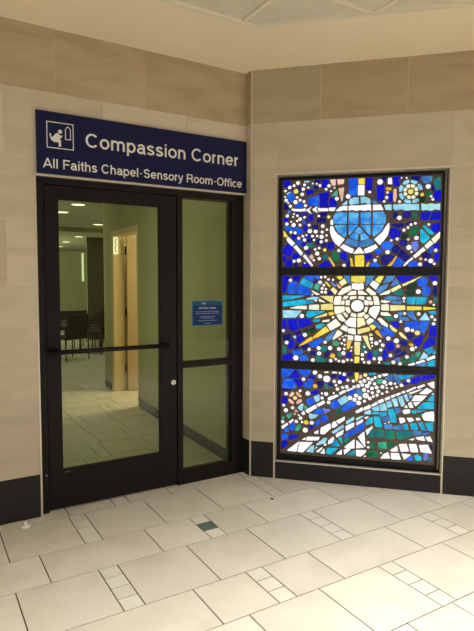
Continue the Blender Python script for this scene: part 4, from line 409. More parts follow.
POLY_B = {
 'B': '''298,711 311,710 356,716 361,720 359,726 341,768 333,780 332,786 329,790 307,787 296,789 271,788 263,786 260,783 246,724 247,718 254,714 266,716; 728,552 734,552 768,567 819,603 822,609 819,624 819,632 805,632 798,635 793,639 780,640 715,586 710,581 710,577 718,566 724,555; 249,792 254,792 307,815 343,862 343,865 338,867 300,867 295,866 246,866 242,864 241,862 241,840 244,808 245,796; 456,718 461,718 464,720 488,741 489,746 494,756 490,785 488,787 476,788 466,792 457,792 451,789 413,738 413,732 416,728
426,808 431,808 434,810 459,835 472,858 470,865 466,867 377,867 373,865 371,860 373,856 395,826; 656,568 663,568 670,574 696,585 698,589 698,594 687,619 674,636 667,638 652,638 648,635 624,593 625,586 635,573; 828,387 833,388 841,395 887,435 888,438 888,445 885,467 882,471 876,473 824,444 822,439 822,408; 743,356 751,356 778,360 820,385 818,404 812,422 808,424 804,423 745,380 741,374 738,363 740,358
465,580 469,580 473,582 504,609 506,613 503,620 480,650 477,652 471,650 449,633 440,625 437,620 445,606 462,582; 544,520 557,519 564,522 567,527 570,539 562,558 552,568 546,570 538,566 487,525 504,523 531,523 541,522; 578,456 582,456 587,458 606,475 613,481 615,486 608,498 595,515 591,517 588,516 559,503 556,498 556,482 558,467; 323,376 335,376 339,377 356,397 358,407 352,429 348,433 334,433 324,431 318,425 306,403 315,383 319,377
767,682 781,682 800,688 804,696 809,699 819,701 814,719 813,730 757,702; 254,295 258,294 266,298 282,301 289,305 296,313 296,322 302,332 301,334 287,344 280,347 254,342 245,339 244,334 249,304 251,297; 516,426 522,426 533,428 548,432 551,434 552,439 548,470 547,478 545,480 541,482 538,480 510,454 509,446 513,430; 273,357 287,361 313,371 305,383 301,399 294,398 266,386 265,377 269,361
1205,210 1235,209 1244,212 1246,218 1242,238 1239,244 1236,245 1231,244 1205,221 1201,214''',
 'W': '''413,206 417,206 424,213 494,290 495,292 482,293 477,292 397,288 392,286 376,212 380,208; 1385,520 1388,520 1388,523 1386,553 1386,572 1381,593 1378,595 1326,583 1299,561 1315,528 1319,523 1330,522; 558,363 583,363 632,412 630,442 628,453 621,451 558,414 556,410 552,373 553,366; 1371,276 1376,276 1378,278 1348,339 1346,341 1290,334 1285,331 1300,283 1303,281 1336,278 1350,279 1356,277
350,208 365,208 368,210 387,290 386,292 292,214 294,212 305,210; 895,287 897,290 886,404 884,408 838,362 879,303; 1158,272 1206,278 1216,281 1197,334 1194,336 1149,330 1143,328 1142,324 1155,276; 1230,275 1274,277 1283,280 1268,331 1264,338 1222,338 1213,335 1226,283
1090,208 1136,209 1159,211 1159,215 1144,259 1141,260 1083,256 1087,217; 1226,665 1297,667 1330,708 1327,709 1306,709 1301,708 1255,708 1246,706 1226,667; 749,265 758,264 814,270 815,273 814,341 811,340 741,279 740,277; 831,211 864,211 898,243 902,263 896,264 834,259 828,258 826,255 826,249 829,221
445,303 451,303 508,309 537,313 542,321 549,339 544,340 538,339 449,335 446,330 444,307; 450,521 523,568 524,571 512,591 510,592 508,591 436,546 435,545 438,540; 1301,720 1333,720 1372,749 1341,764 1329,768 1278,723 1280,721; 751,402 761,407 808,441 810,444 809,473 798,469 746,440 745,437 745,419 749,405
1011,207 1074,212 1080,214 1081,216 1065,261 1063,261 1032,245 1011,213 1010,209; 830,271 883,282 887,285 833,334 829,336 827,330 828,326 828,274; 609,635 627,635 682,666 690,673 677,681 674,682 614,659 607,654 607,638; 693,453 694,453 739,488 738,510 737,514 676,478 673,474
678,346 723,372 733,410 731,410 683,381 669,363; 1181,212 1188,216 1229,252 1231,256 1167,260 1164,260 1164,257 1165,252; 1174,561 1208,567 1213,569 1218,593 1218,598 1182,599 1163,586 1161,583; 1093,267 1132,272 1137,275 1131,313 1129,315 1124,313 1077,277 1078,275
1380,765 1383,766 1384,773 1382,778 1382,807 1380,820 1334,802 1335,798 1359,775; 614,286 639,298 644,302 651,310 662,339 654,348 651,349 649,348 616,316 612,290; 653,420 667,427 684,440 683,444 664,473 646,463 639,432 637,424 638,421; 534,577 584,608 585,613 580,630 576,630 521,598 520,596
1316,368 1325,368 1328,370 1319,399 1317,403 1262,390 1259,388 1278,372; 906,382 909,383 921,400 933,424 941,429 949,451 948,454 898,421 897,417; 1150,488 1179,500 1184,503 1183,510 1174,533 1151,532 1140,530 1138,529 1146,496; 828,545 861,562 876,572 868,595 863,593 816,560 816,557
1374,365 1380,364 1382,366 1362,406 1330,396 1339,378 1346,368; 886,572 931,594 932,596 924,617 921,618 876,590 875,588 876,586; 1211,502 1248,517 1233,536 1207,536 1194,534 1192,533 1208,506; 740,215 786,260 786,262 782,263 734,255 734,252 737,223
254,384 257,385 299,420 294,435 290,434 261,415 246,404 251,387; 1213,612 1227,612 1240,615 1224,654 1221,659 1200,645; 699,680 703,681 743,706 744,708 736,716 734,721 730,721 690,698 689,695; 828,452 871,479 874,489 874,502 868,500 823,471 825,457
753,710 802,735 796,736 787,739 742,720 741,719 743,717; 941,602 979,622 981,625 975,643 970,643 933,616 932,615; 1191,728 1203,733 1253,761 1255,764 1252,771 1248,773 1186,741 1185,740; 706,212 717,212 720,214 720,250 718,254 678,216 681,213
988,632 1023,646 1025,650 1020,668 1016,669 979,651; 1254,625 1288,658 1289,661 1237,656 1236,653; 1036,655 1071,671 1072,674 1066,691 1064,691 1033,675 1031,671 1034,658; 1268,758 1316,782 1317,786 1314,793 1312,795 1309,795 1261,773 1261,770
1209,716 1217,716 1262,735 1291,753 1293,756 1290,758 1205,724 1204,721; 555,210 586,209 589,211 586,247 584,249 582,248 558,216 554,211; 538,216 541,217 571,252 571,254 566,259 559,255 520,221 521,220; 314,429 317,433 323,437 342,457 341,463 337,469 304,446 308,437
1019,840 1023,840 1051,850 1052,853 1052,861 1047,863 1008,858 1006,855; 509,363 531,363 534,365 536,367 539,395 531,391 505,374 504,370; 1265,517 1291,524 1292,528 1284,540 1281,540 1264,539 1256,537 1263,520; 425,535 428,535 422,541 413,536
1083,679 1106,690 1105,700 1102,707 1074,696 1078,686; 1115,696 1118,696 1145,710 1146,714 1144,725 1108,709 1108,705; 667,845 671,844 673,846 672,855 669,860 644,859 634,856 635,850 638,846 662,848; 1156,715 1178,725 1178,728 1178,738 1175,739 1153,732 1152,728 1154,719
1028,477 1059,480 1041,481 1039,486; 893,504 911,514 916,525 915,527 913,528 888,519 886,516 889,508; 1064,485 1071,484 1074,486 1070,490 1066,504 1064,501 1062,493 1058,490 1063,488; 579,846 607,847 608,850 607,858 604,860 601,860 576,855 575,853
413,307 438,307 439,309 437,324 434,326 430,324 414,311 412,309; 1174,610 1185,609 1198,611 1198,615 1191,630 1188,629 1173,611; 1234,366 1245,366 1251,380 1250,382 1248,383 1216,370 1215,368 1217,367; 588,275 596,274 599,276 600,282 597,294 586,286 579,278 580,276''',
 'T': '''1078,491 1118,494 1121,497 1113,553 1104,576 1097,599 1060,590 1057,588 1056,579 1062,548 1067,542 1067,524 1070,511 1076,505; 1273,608 1317,609 1322,610 1372,612 1383,613 1385,617 1384,622 1383,660 1380,662 1365,662 1310,658 1271,616 1271,611; 974,448 1015,448 1018,450 1003,518 1002,521 996,523 993,530 962,529 953,526 956,496 966,452 968,450; 636,207 639,207 647,215 689,260 690,262 681,263 630,259 612,258 608,256 599,219 599,215 601,213
1373,445 1381,445 1382,448 1382,483 1380,510 1377,510 1332,506 1324,503 1325,497 1347,449 1352,447; 1141,820 1160,825 1198,833 1238,856 1239,858 1236,859 1224,859 1218,858 1122,855 1122,855 1124,850; 1258,441 1264,441 1277,458 1262,499 1260,500 1220,493 1219,488 1230,450 1233,447; 903,457 942,475 947,478 945,519 943,523 919,515 894,478 893,472 899,461
689,276 701,276 706,281 706,283 678,324 673,330 633,280 635,278 648,277; 1004,529 1046,540 1049,548 1047,564 1045,568 1042,569 999,564 999,537 1003,533; 1333,445 1334,447 1333,451 1307,506 1304,508 1276,503 1275,500 1302,449 1309,447; 1268,213 1274,213 1303,217 1306,221 1308,237 1308,243 1276,260 1255,249 1254,247 1255,241
1176,440 1197,443 1209,447 1198,491 1164,480 1161,478 1171,448; 1355,670 1380,669 1383,671 1382,706 1381,709 1372,709 1363,708 1334,675 1333,672 1335,671; 758,215 817,215 818,218 817,255 816,256 813,255 759,219 757,216; 944,546 992,548 995,553 993,566 952,564 944,563 942,559 942,549
914,843 920,843 961,848 969,861 966,863 945,863 940,862 909,861 908,860; 719,294 721,296 721,307 718,348 715,349 690,345 689,343; 1233,568 1260,574 1264,576 1265,580 1259,599 1258,600 1227,590 1226,587 1230,572; 1271,580 1296,583 1329,602 1330,604 1328,605 1271,599 1268,597 1267,594 1269,586''',
 'L': '''710,597 764,638 763,644 756,651 753,663 742,682 680,641 684,636 693,618; 1003,575 1025,577 1047,581 1050,582 1051,594 1034,638 994,625 991,623 1000,582; 1154,614 1173,625 1180,631 1159,696 1157,700 1124,689 1122,687; 529,272 532,272 586,292 592,298 596,306 607,332 606,336 604,337 580,333 573,328 558,313 520,280 521,277
478,475 517,493 538,514 526,516 485,517 480,520 464,521 462,518 463,491; 650,375 656,374 659,376 731,426 733,429 730,445 728,450 725,450 641,388 640,386 644,378; 493,211 498,211 501,214 506,266 504,271 480,261 444,216 446,213 448,213; 1104,612 1128,620 1132,623 1117,675 1113,678 1086,671 1083,670 1081,668
516,612 546,631 541,674 539,676 523,669 495,653 514,615; 1054,602 1081,611 1088,615 1088,618 1079,650 1076,658 1041,646 1049,617; 398,535 401,536 414,548 418,594 417,598 396,589 373,561 374,558; 754,455 762,458 807,492 808,496 808,518 803,516 750,480 747,469 747,459
953,571 988,573 992,575 993,577 994,583 990,610 988,614 937,592 938,588; 1190,656 1198,658 1208,665 1191,714 1188,717 1165,700; 888,542 934,545 929,578 926,579 883,559 881,556 885,545; 826,487 832,490 869,517 882,528 880,529 858,524 824,508 822,502 824,491
1214,682 1231,695 1232,698 1219,710 1205,711 1204,710; 511,234 533,255 534,256 533,258 520,260 518,259 511,239 510,235; 1365,716 1380,718 1381,720 1380,731 1374,732 1370,730 1364,718''',
 'K': '''1080,361 1089,361 1104,368 1112,375 1108,402 1103,428 1097,430 1047,427 1041,424 1039,419 1045,369 1054,366; 978,367 1024,370 1035,372 1038,374 1040,378 1037,389 1026,429 1023,433 1019,434 1004,432 976,427 971,424 970,418 974,373 975,369; 1136,365 1141,364 1172,371 1180,374 1181,380 1171,429 1167,430 1122,422 1118,419 1117,413 1125,388 1131,370 1133,366; 1190,378 1197,380 1236,397 1237,400 1236,410 1232,430 1230,434 1220,435 1187,430 1178,427 1177,424 1181,401 1185,386 1187,380
930,365 958,366 963,370 964,422 962,426 959,428 944,425 924,396 919,386 919,381 923,373; 591,723 640,731 643,732 644,736 631,739 613,736 605,736 604,738 603,747 601,756 596,762 582,763 578,760 577,756 586,728 588,725; 746,306 749,306 753,308 778,343 780,348 777,353 771,354 743,345 739,343 734,324 734,319 736,315; 1358,212 1368,213 1375,217 1377,222 1380,237 1377,243 1368,244 1359,242 1358,228 1357,225 1352,220 1355,214''',
 'M': '''995,281 1042,284 1055,286 1056,290 1047,334 1045,338 1030,337 992,329 988,327 992,289; 371,376 378,376 382,378 402,408 394,433 368,420 362,404 362,398 359,394 354,378 356,377; 980,782 992,782 1004,784 1013,816 1005,818 980,818 975,815 961,803 960,801 961,800; 304,466 309,471 331,497 327,511 323,519 285,500 283,498 290,485
430,549 444,560 449,566 432,590 423,581 421,578 428,552; 252,457 257,458 271,468 268,479 263,490 245,473''',
 'D': '''1233,792 1243,792 1290,817 1286,850 1282,858 1275,859 1212,827 1215,818 1215,812 1212,806 1214,798 1218,796; 300,795 327,796 332,794 386,802 393,805 395,809 388,820 356,858 350,860 347,855 324,827 313,813 309,810 301,800; 384,722 388,722 393,726 409,745 415,753 414,756 398,786 394,788 365,788 360,789 342,789 338,788 337,786 339,781 345,770 381,724; 1298,820 1311,822 1367,837 1373,841 1384,857 1386,863 1381,867 1370,867 1295,861 1291,859 1290,853
249,584 256,588 272,588 296,598 297,603 292,619 288,642 285,649 278,650 249,640 244,637 242,627 246,591; 251,223 258,225 289,247 300,274 299,279 297,282 272,294 264,291 253,278 247,268 247,229 248,226; 720,790 726,789 731,792 744,817 743,824 737,827 721,827 716,830 713,835 711,836 682,827 681,817 678,812 684,797 700,798 704,796 711,791; 318,300 323,300 349,311 387,330 390,334 388,338 384,340 350,340 345,342 316,342 311,340 308,334 308,325 303,314 314,302
494,668 501,670 519,677 542,688 544,692 542,696 528,713 525,714 520,714 477,692 476,688 478,683; 491,793 505,800 507,806 502,813 481,829 478,829 474,826 458,811 455,808 457,801 465,797 470,796 478,797; 478,390 481,390 484,392 494,402 501,411 500,418 491,430 481,430 463,411 460,408 460,405 463,401 473,392; 1171,778 1176,778 1193,785 1198,787 1199,790 1199,794 1196,800 1189,805 1184,810 1164,803 1160,799 1160,793 1168,780''',
 'G': '''918,212 981,214 987,217 990,222 990,247 987,255 982,258 948,264 916,256 914,250 914,218 915,214; 676,531 702,531 707,535 718,547 719,553 704,570 702,580 699,580 693,578 668,562 671,537 673,533; 1064,293 1083,296 1092,299 1109,323 1111,328 1109,331 1103,334 1062,344 1058,342 1056,334 1058,308 1060,297; 941,277 948,277 969,282 974,285 976,288 962,330 960,333 956,335 953,335 931,325 929,320 929,316 938,281''',
 'N': '''533,721 538,721 567,734 572,774 570,780 566,782 548,782 544,780 524,780 520,778 518,772 521,758 527,747 527,732 529,725; 638,806 642,806 671,815 673,822 673,828 666,839 664,840 638,838 630,840 622,837 620,833 623,826 634,808; 648,742 650,746 649,749 638,769 609,774 601,770 602,766 609,760 612,745 634,748; 758,831 765,831 790,837 792,842 792,859 790,864 787,865 780,866 750,862 747,860 745,857 745,852 754,833
255,683 260,683 307,692 311,694 313,699 311,703 303,705 288,704 272,706 251,710 247,708 246,703 250,690 253,685; 1376,302 1381,303 1383,307 1382,331 1378,335 1364,338 1360,334 1360,330 1371,307''',
 'S': '''854,682 856,683 861,690 869,707 869,711 845,740 834,739 822,733 821,730 821,724 829,698 833,694 835,687 838,685 841,683; 1125,788 1129,788 1144,796 1146,798 1146,801 1139,814 1131,823 1119,846 1116,856 1112,862 1107,864 1090,860 1089,858 1099,817 1108,806 1121,791; 1038,438 1087,438 1091,439 1093,443 1090,453 1091,464 1088,474 1085,477 1071,477 1055,473 1038,473 1030,471 1029,468 1034,443; 1026,488 1033,490 1055,504 1062,507 1064,510 1064,523 1059,544 1055,543 1054,536 1051,532 1010,521 1021,495 1024,490
1061,811 1090,812 1094,816 1080,859 1074,858 1033,831 1028,826 1028,822 1031,818; 1101,440 1150,439 1160,442 1162,446 1162,452 1157,474 1154,476 1150,477 1096,463 1095,462 1097,444; 1253,400 1257,400 1299,415 1300,424 1303,429 1302,438 1298,440 1292,440 1265,436 1246,434 1240,432 1238,429 1238,426 1250,402; 1118,558 1121,558 1128,562 1149,576 1151,582 1147,599 1144,604 1135,606 1107,601 1106,597 1111,577 1115,562
1320,407 1323,407 1355,424 1357,428 1356,432 1351,434 1308,425 1308,415''',
 'Y': '''824,789 826,790 835,820 835,856 834,858 831,859 809,858 806,854 812,801''',
 'A': '''368,587 402,607 405,613 408,628 391,629 376,627 361,602; 396,642 406,652 404,655 372,688 369,688 357,682 358,676 366,658; 338,585 339,586 343,603 341,606 312,629 298,623 298,618 311,598; 319,646 326,647 343,660 344,678 342,681 328,685 302,654 304,651
345,524 360,529 366,529 376,525 378,528 366,541 358,547; 843,811 859,817 862,820 862,830 861,840 859,843 849,842 841,839 841,814; 348,499 352,501 361,510 361,516 364,520 360,520 347,514 340,514''',
 'V': '''1325,220 1338,222 1348,226 1351,243 1355,248 1353,270 1349,274 1344,274 1326,269 1322,267 1320,264 1321,226 1322,222; 584,525 587,525 593,528 626,554 628,558 627,562 622,564 577,568 570,568 567,566 565,561 573,553 575,549 575,538 580,527''',
}
DOT_B = {
 'P': '''352,637,16.4 886,844,15.4''',
 'W': '''505,846,18.0 544,818,17.0 596,800,28.1 416,789,15.3 654,784,14.0 667,754,10.2 679,725,14.0 451,679,19.1 280,668,15.6
391,696,11.6 593,682,16.9 561,685,8.5 562,649,13.2 613,617,15.0 651,692,8.4 262,574,12.7 280,535,17.6 333,558,13.6
695,781,15.8 695,851,10.2 728,842,13.8 757,798,12.9 797,793,12.8 717,740,13.0 749,746,15.7 803,749,12.8 834,756,15.5
849,789,12.8 879,799,15.4 908,818,12.7 936,812,12.6 958,828,11.7 990,839,13.4 864,767,14.6 901,761,18.1 919,786,14.5
878,729,16.4 910,721,10.9 936,744,14.4 955,780,12.6 971,753,15.3 1013,760,15.2 1026,797,16.1 1040,776,8.9 1045,752,8.9
940,710,12.6 984,723,14.4 1012,708,10.7 975,694,12.6 947,682,10.8 922,666,14.5 891,686,23.6 883,643,12.7 847,665,16.4
818,683,15.6 774,662,18.4 809,650,16.5 840,627,19.2 1046,723,10.7 1071,789,15.1 1103,789,8.8 1083,751,8.9 1115,764,9.7
1150,779,14.1 1199,816,13.1 435,386,21.2 485,448,16.2 364,450,14.5 397,479,15.4 418,519,15.4 256,441,13.7 409,448,9.6
383,502,7.7 917,326,10.0 918,287,10.0 893,215,7.3 1012,250,6.3''',
 'O': '''508,740,18.0''',
 'Y': '''441,448,19.2''',
}
# ================================================================ FLOOR
RH = .4183; PIT = .105+3*RH          # tile length, repeat along a row
def floor_mesh():
    bm = bmesh.new()
    box(bm, -9, 8, -9, 20, -.06, -.0035, mi=0)
    g = .0034
    rows = []
    y = -.018; k = 0                      # row bands going down (towards the camera) and up (through the door)
    seq = [('A', .423), ('B', .322)]
    yy = y; i = 0
    while yy > -8.5:
        t, h = seq[i % 2]; rows.append((t, yy-h, yy, i//2)); yy -= h; i += 1
    yy = y; i = 1; j = -1
    while yy < 13:
        t, h = seq[i % 2]; rows.append((t, yy, yy+h, j)); yy += h; i += 1
        if t == 'A': j -= 1
    def slab(x0, x1, y0, y1, mi):
        if x1 > -8.5 and x0 < 7.5: box(bm, x0+g, x1-g, y0+g, y1-g, -.012, 0, mi=mi)
    for t, y0, y1, idx in rows:
        if t == 'A':
            base = {0: -1.427, 1: -.088, 2: -.118}.get(idx, -1.43+.41*idx)
            n = 4
        else:
            base = {0: -.75, 1: -.777, 2: -.472}.get(idx, -.75+.35*idx)
            n = 3
        for rep in range(-6, 7):
            x = base+rep*PIT
            s = (y1-y0)/n
            for q in range(n):
                mi = 2
                if t == 'B' and idx == 0 and rep == 0 and q == 1: mi = 3
                if t == 'A' and idx == -5 and rep == 0 and q == 1: mi = 4
                slab(x, x+.105, y0+q*s, y0+(q+1)*s, mi)
            if t == 'A':
                for q in range(3): slab(x+.105+q*RH, x+.105+(q+1)*RH, y0, y1, 1)
            else:
                e = x+.105
                for a, b in ((0, .3137), (.3137, .9411), (.9411, 3*RH)): slab(e+a, e+b, y0, y1, 1)
    return bm
fl = struct('floor', floor_mesh(), [M['grout'], M['tile'], M['small_tile'], M['teal_tile'], M['dark_tile']])

# ================================================================ WALLS OF THE LOBBY
HC = 3.1465
ZR = [.2853, .7, 1.11, 1.52, 1.93, 2.34, 2.75, HC+.02]
def stone_rects(bm, x0, x1, z0, z1, y, joints_odd, joints_even, thick=.03, grey=False):
    """slabs in courses between x0..x1, z0..z1, front face at y"""
    for r in range(7):
        a, b = max(ZR[r], z0), min(ZR[r+1], z1)
        if b-a < .004: continue
        js = [x0]+[j for j in sorted(joints_odd if r % 2 == 0 else joints_even) if x0+.01 < j < x1-.01]+[x1]
        for p, q in zip(js, js[1:]): box(bm, p+.0012, q-.0012, y, y+thick, a+.0012, b-.0012, mi=1 if r < 6 else (3 if grey and p < .1 else 2))
YL = .0719; XD = -1.5675
jo = [-.2-.62*k for k in range(12)]; je = [-.51-.62*k for k in range(12)]
bm = bmesh.new()
box(bm, -8, XD, YL+.002, .22, 0, HC+.05, mi=0); box(bm, XD, 0, YL+.002, .22, 2.225, HC+.05, mi=0)
stone_rects(bm, -8, XD, ZR[0], ZR[5], YL, jo, je); stone_rects(bm, XD, 0, 2.235, ZR[5], YL, jo, je); stone_rects(bm, -8, 0, ZR[5], HC+.02, YL, jo, je)
struct('wall_left', bm, [M['joint'], M['stone'], M['brown_stone'], M['grey_stone']])
bm = bmesh.new()
for k in range(6): box(bm, XD-.012-1.24*(k+1)+.001, XD-.012-1.24*k-.001, YL, YL+.03, 0, ZR[0], mi=0)
struct('baseboard_left', bm, M['slate'])
# short return between the left wall and the angled wall
bm = bmesh.new(); box(bm, .001, .05, .002, .25, 0, HC+.05, mi=0)
for r in range(7): box(bm, -.0005, .02, .0015, YL+.03, ZR[r]+.0012, min(ZR[r+1], HC+.02)-.0012, mi=1 if r < 6 else 3)
struct('wall_return', bm, [M['joint'], M['stone'], M['brown_stone'], M['grey_stone']])
bm = bmesh.new(); box(bm, -.002, .02, .0015, YL+.03, 0, ZR[0]); struct('baseboard_return', bm, M['slate'])
# angled wall, local x runs along it, local y into it
RZ = -math.pi/4; SL, SR, ZT, ZS = .1986, 1.4443, 2.3623, .143
bm = bmesh.new(); D = .16
box(bm, .03, SL, .002, D, 0, HC+.05); box(bm, SR, 9, .002, D, 0, HC+.05)
box(bm, SL, SR, .002, D, ZT, HC+.05); box(bm, SL, SR, .002, D, 0, ZS); box(bm, SL, SR, .1, D, ZS, ZT)
wo = [.525+.62*k for k in range(14)]; we = [.21+1.24*k for k in range(8)]
stone_rects(bm, .012, SL, ZR[0], ZT, 0, [], []); stone_rects(bm, SR, 9, ZR[0], ZT, 0, [2.07, 2.69, 3.31, 3.93, 4.55], [1.76, 2.38, 3.0, 3.62, 4.24])
stone_rects(bm, .012, 9, ZT, HC+.02, 0, wo, we, grey=True)
struct('wall_right', bm, [M['joint'], M['stone'], M['brown_stone'], M['grey_stone']], rotz=RZ)
bm = bmesh.new()
for a, b, z in ((.012, SL-.006, ZR[0]), (SL+.008, SR-.008, ZS-.004), (SR+.006, 3, ZR[0]), (3.002, 4.5, ZR[0]), (4.502, 6, ZR[0]), (6.002, 9, ZR[0])):
    box(bm, a, b, 0, .04, 0, z)
struct('baseboard_right', bm, M['slate'], rotz=RZ)
# window reveal, grey metal lined
bm = bmesh.new()
box(bm, SL+.001, SL+.012, .0, .1, ZS, ZT); box(bm, SR-.012, SR-.001, .0, .1, ZS, ZT); box(bm, SL, SR, .0, .1, ZT-.012, ZT-.001)
struct('trim_1', bm, M['reveal'], rotz=RZ)
bm = bmesh.new(); box(bm, SL+.012, SR-.012, -.001, .1, ZS-.03, ZS+.001); struct('window_sill', bm, M['slate'], rotz=RZ)
# thin metal edges
def strip(n, x0, x1, y0, y1, z0, z1, rz=0):
    bm = bmesh.new(); box(bm, x0, x1, y0, y1, z0, z1, bev=.0012); return struct('trim_%d' % n, bm, M['trim'], rotz=rz)
strip(2, .0, .012, -.004, .02, 0, HC-.001, RZ)
strip(3, XD-.01, XD+.0, YL-.006, .12, 0, 2.235)
strip(4, XD-.012, -.001, YL-.006, .12, 2.2215, 2.235)
strip(5, SL-.006, SL+.003, -.005, .02, 0, ZT+.008, RZ)
strip(6, SR-.003, SR+.006, -.005, .02, 0, ZT+.008, RZ)
strip(7, SL-.007, SR+.007, -.005, .02, ZT-.003, ZT+.009, RZ)
strip(8, SL+.004, SR-.004, -.006, .02, ZS-.006, ZS+.003, RZ)

# ================================================================ CEILING
def offs(d):  # corner of the plaster border at distance d from both walls (plan)
    # left wall y=YL, right wall x+y=0
    y = YL-d; x = -d*math.sqrt(2)-y; return x, y
bm = bmesh.new()
bx, by = offs(.67); far = 9
# plaster border: one strip along each wall
P = [(-8, YL+.1), (.12, YL+.1), (.2, .0), (6.5, -6.3), (6.5, -6.3-.0), (6.5-.0, -6.3)]
def poly_slab(bm, pts, z0, z1, mi=0):
    a = [bm.verts.new((x, y, z0)) for x, y in pts]; b = [bm.verts.new((x, y, z1)) for x, y in pts]
    f = bm.faces.new(a); f.material_index = mi; f = bm.faces.new(b[::-1]); f.material_index = mi; n = len(pts)
    for i in range(n): f = bm.faces.new((a[i], b[i], b[(i+1) % n], a[(i+1) % n])); f.material_index = mi
L_ = 6.3
poly_slab(bm, [(-8, YL+.05), (.03, YL+.05), (bx, by), (-8, by)], HC, HC+.06)
ex, ey = L_, -L_+.0
poly_slab(bm, [(.03, YL+.05), (L_+.1, -L_+.1), (L_+.1-.67*math.sqrt(2)-.05, -L_+.1), (bx, by)], HC, HC+.06)
ceil_ = struct('ceiling', bm, M['soffit'])
bm = bmesh.new()
poly_slab(bm, [(-8, by-.02), (bx+.0, by-.02), (L_-.9, -L_+.0), (L_-.9, -9), (-8, -9)], HC+.012, HC+.05)
struct('ceiling_tiles', bm, M['ctile'], ceil_)
bm = bmesh.new()
# angle bead round the tiled field
poly_slab(bm, [(-8, by), (bx, by), (bx-.012, by-.03), (-8, by-.03)], HC-.004, HC+.012)
poly_slab(bm, [(bx, by), (L_-.9, -L_+.9+(bx+by)), (L_-.94, -L_+.9+(bx+by)), (bx-.012, by-.03)], HC-.004, HC+.012)
def inside_x(y): return bx+by-y          # right hand limit of the tiled field at y
for k in range(14):
    y = -1.118-.61*k
    if y > -8.9: box(bm, -8, min(inside_x(y)-.01, L_-1), y-.012, y+.012, HC+.004, HC+.013)
for k in range(-12, 10):
    x = -.459+.61*k
    yt = min(by-.01, bx+by-x-.01)
    if yt > -8.8: box(bm, x-.012, x+.012, -8.9, yt, HC+.003, HC+.0125)
struct('ceiling_grid', bm, M['cgrid'], ceil_)
# the rest of the lobby, behind the camera
bm = bmesh.new(); box(bm, -8.1, -8, -9, .1, 0, HC+.05); struct('wall_far_left', bm, M['paint'])
bm = bmesh.new(); box(bm, -8, 8, -9.1, -9, 0, .7); box(bm, -8, 8, -9.1, -9, 2.3, HC+.05); box(bm, -8, -6.5, -9.1, -9, .7, 2.3); box(bm, -3, 8, -9.1, -9, .7, 2.3)
struct('wall_back', bm, M['paint'])
bm = bmesh.new(); box(bm, 6.5, 6.6, -9, -6.4, 0, HC+.05); struct('wall_far_right', bm, M['paint'])
# recessed troffers of the lobby
for i, (x, y) in enumerate(((-.46+.305, -3.25), (-3.2, -3.25))):
    t = empty('ceiling_light', (x, y, HC)); tag(t, 'recessed square lobby ceiling panel %s' % ('nearer the stained glass' if i == 0 else 'over the left side of the lobby'), 'ceiling light')
    bm = bmesh.new(); box(bm, -.3, .3, -.3, .3, -.002, .004); link('diffuser', bm, M['lamp'], t)
    bm = bmesh.new()
    for a in ((-.31, .31, -.31, -.3), (-.31, .31, .3, .31), (-.31, -.3, -.3, .3), (.3, .31, -.3, .3)): box(bm, *a, -.006, .004)
    link('light_frame', bm, M['cgrid'], t)

# ================================================================ GLAZED ENTRANCE
X0, X1, XM = XD+.004, -.001, -.578
dr = empty('door_1', (0, 0, 0)); tag(dr, kind='structure')
bm = bmesh.new()                                     # fixed frame round the door
box(bm, X0, X0+.045, .1, .2, 0, 2.2215, .002); box(bm, X0+.045, XM+.002, .1, .2, 2.178, 2.2215, .002)
link('door_frame', bm, M['frame'], dr)
bm = bmesh.new(); a, b = X0+.049, XM-.003           # leaf: stiles and rails
GL, GR, GB, GT = -1.428, -.709, .272, 2.09
box(bm, a, GL, .108, .155, .012, 2.174, .002); box(bm, GR, b, .108, .155, .012, 2.174, .002)
box(bm, GL, GR, .108, .155, .012, GB, .002); box(bm, GL, GR, .108, .155, GT, 2.174, .002)
leaf = link('door_leaf', bm, M['frame'], dr)
bm = bmesh.new(); box(bm, GL, GR, .128, .134, GB, GT); link('glass_pane', bm, M['glass'], leaf)
bm = bmesh.new()
for x0, x1, z0, z1 in ((GL, GL+.006, GB, GT), (GR-.006, GR, GB, GT), (GL, GR, GB, GB+.006), (GL, GR, GT-.006, GT)): box(bm, x0, x1, .112, .127, z0, z1)
link('glazing_bead', bm, M['black'], leaf)
bm = bmesh.new(); tube(bm, [(-1.515, .06, 1.083), (-.655, .06, 1.083)], .0155, 14)
pb = link('push_bar', bm, M['black'], dr)
for x in (-1.495, -.675):
    bm = bmesh.new(); tube(bm, [(x, .06, 1.083), (x, .11, 1.083)], .011, 10); link('bracket', bm, M['black'], pb)
bm = bmesh.new(); prism(bm, circle(-.611, .798, .019, 20), .098, .109, 0); prism(bm, circle(-.611, .798, .012, 16), .094, .098, 0)
lk = link('lock_cylinder', bm, M['steel'], dr); lk['label'] = 'round chrome key cylinder'
bm = bmesh.new(); box(bm, -.6125, -.6095, .0932, .0945, .79, .806); link('key_slot', bm, M['hole'], lk)
bm = bmesh.new(); box(bm, -1.425, -1.375, .1065, .1085, .257, .262); link('maker_plate', bm, mat('dull_plate', (96, 92, 86), .5), dr)
bm = bmesh.new(); prism(bm, circle(-1.535, .26, .006, 10), .098, .1005); link('screw_cap', bm, M['reveal'], dr)
for z in (.28, 1.1, 1.95):
    bm = bmesh.new(); tube(bm, [(-1.514, .1, z), (-1.514, .1, z+.11)], .007, 8); link('hinge', bm, M['black'], dr)
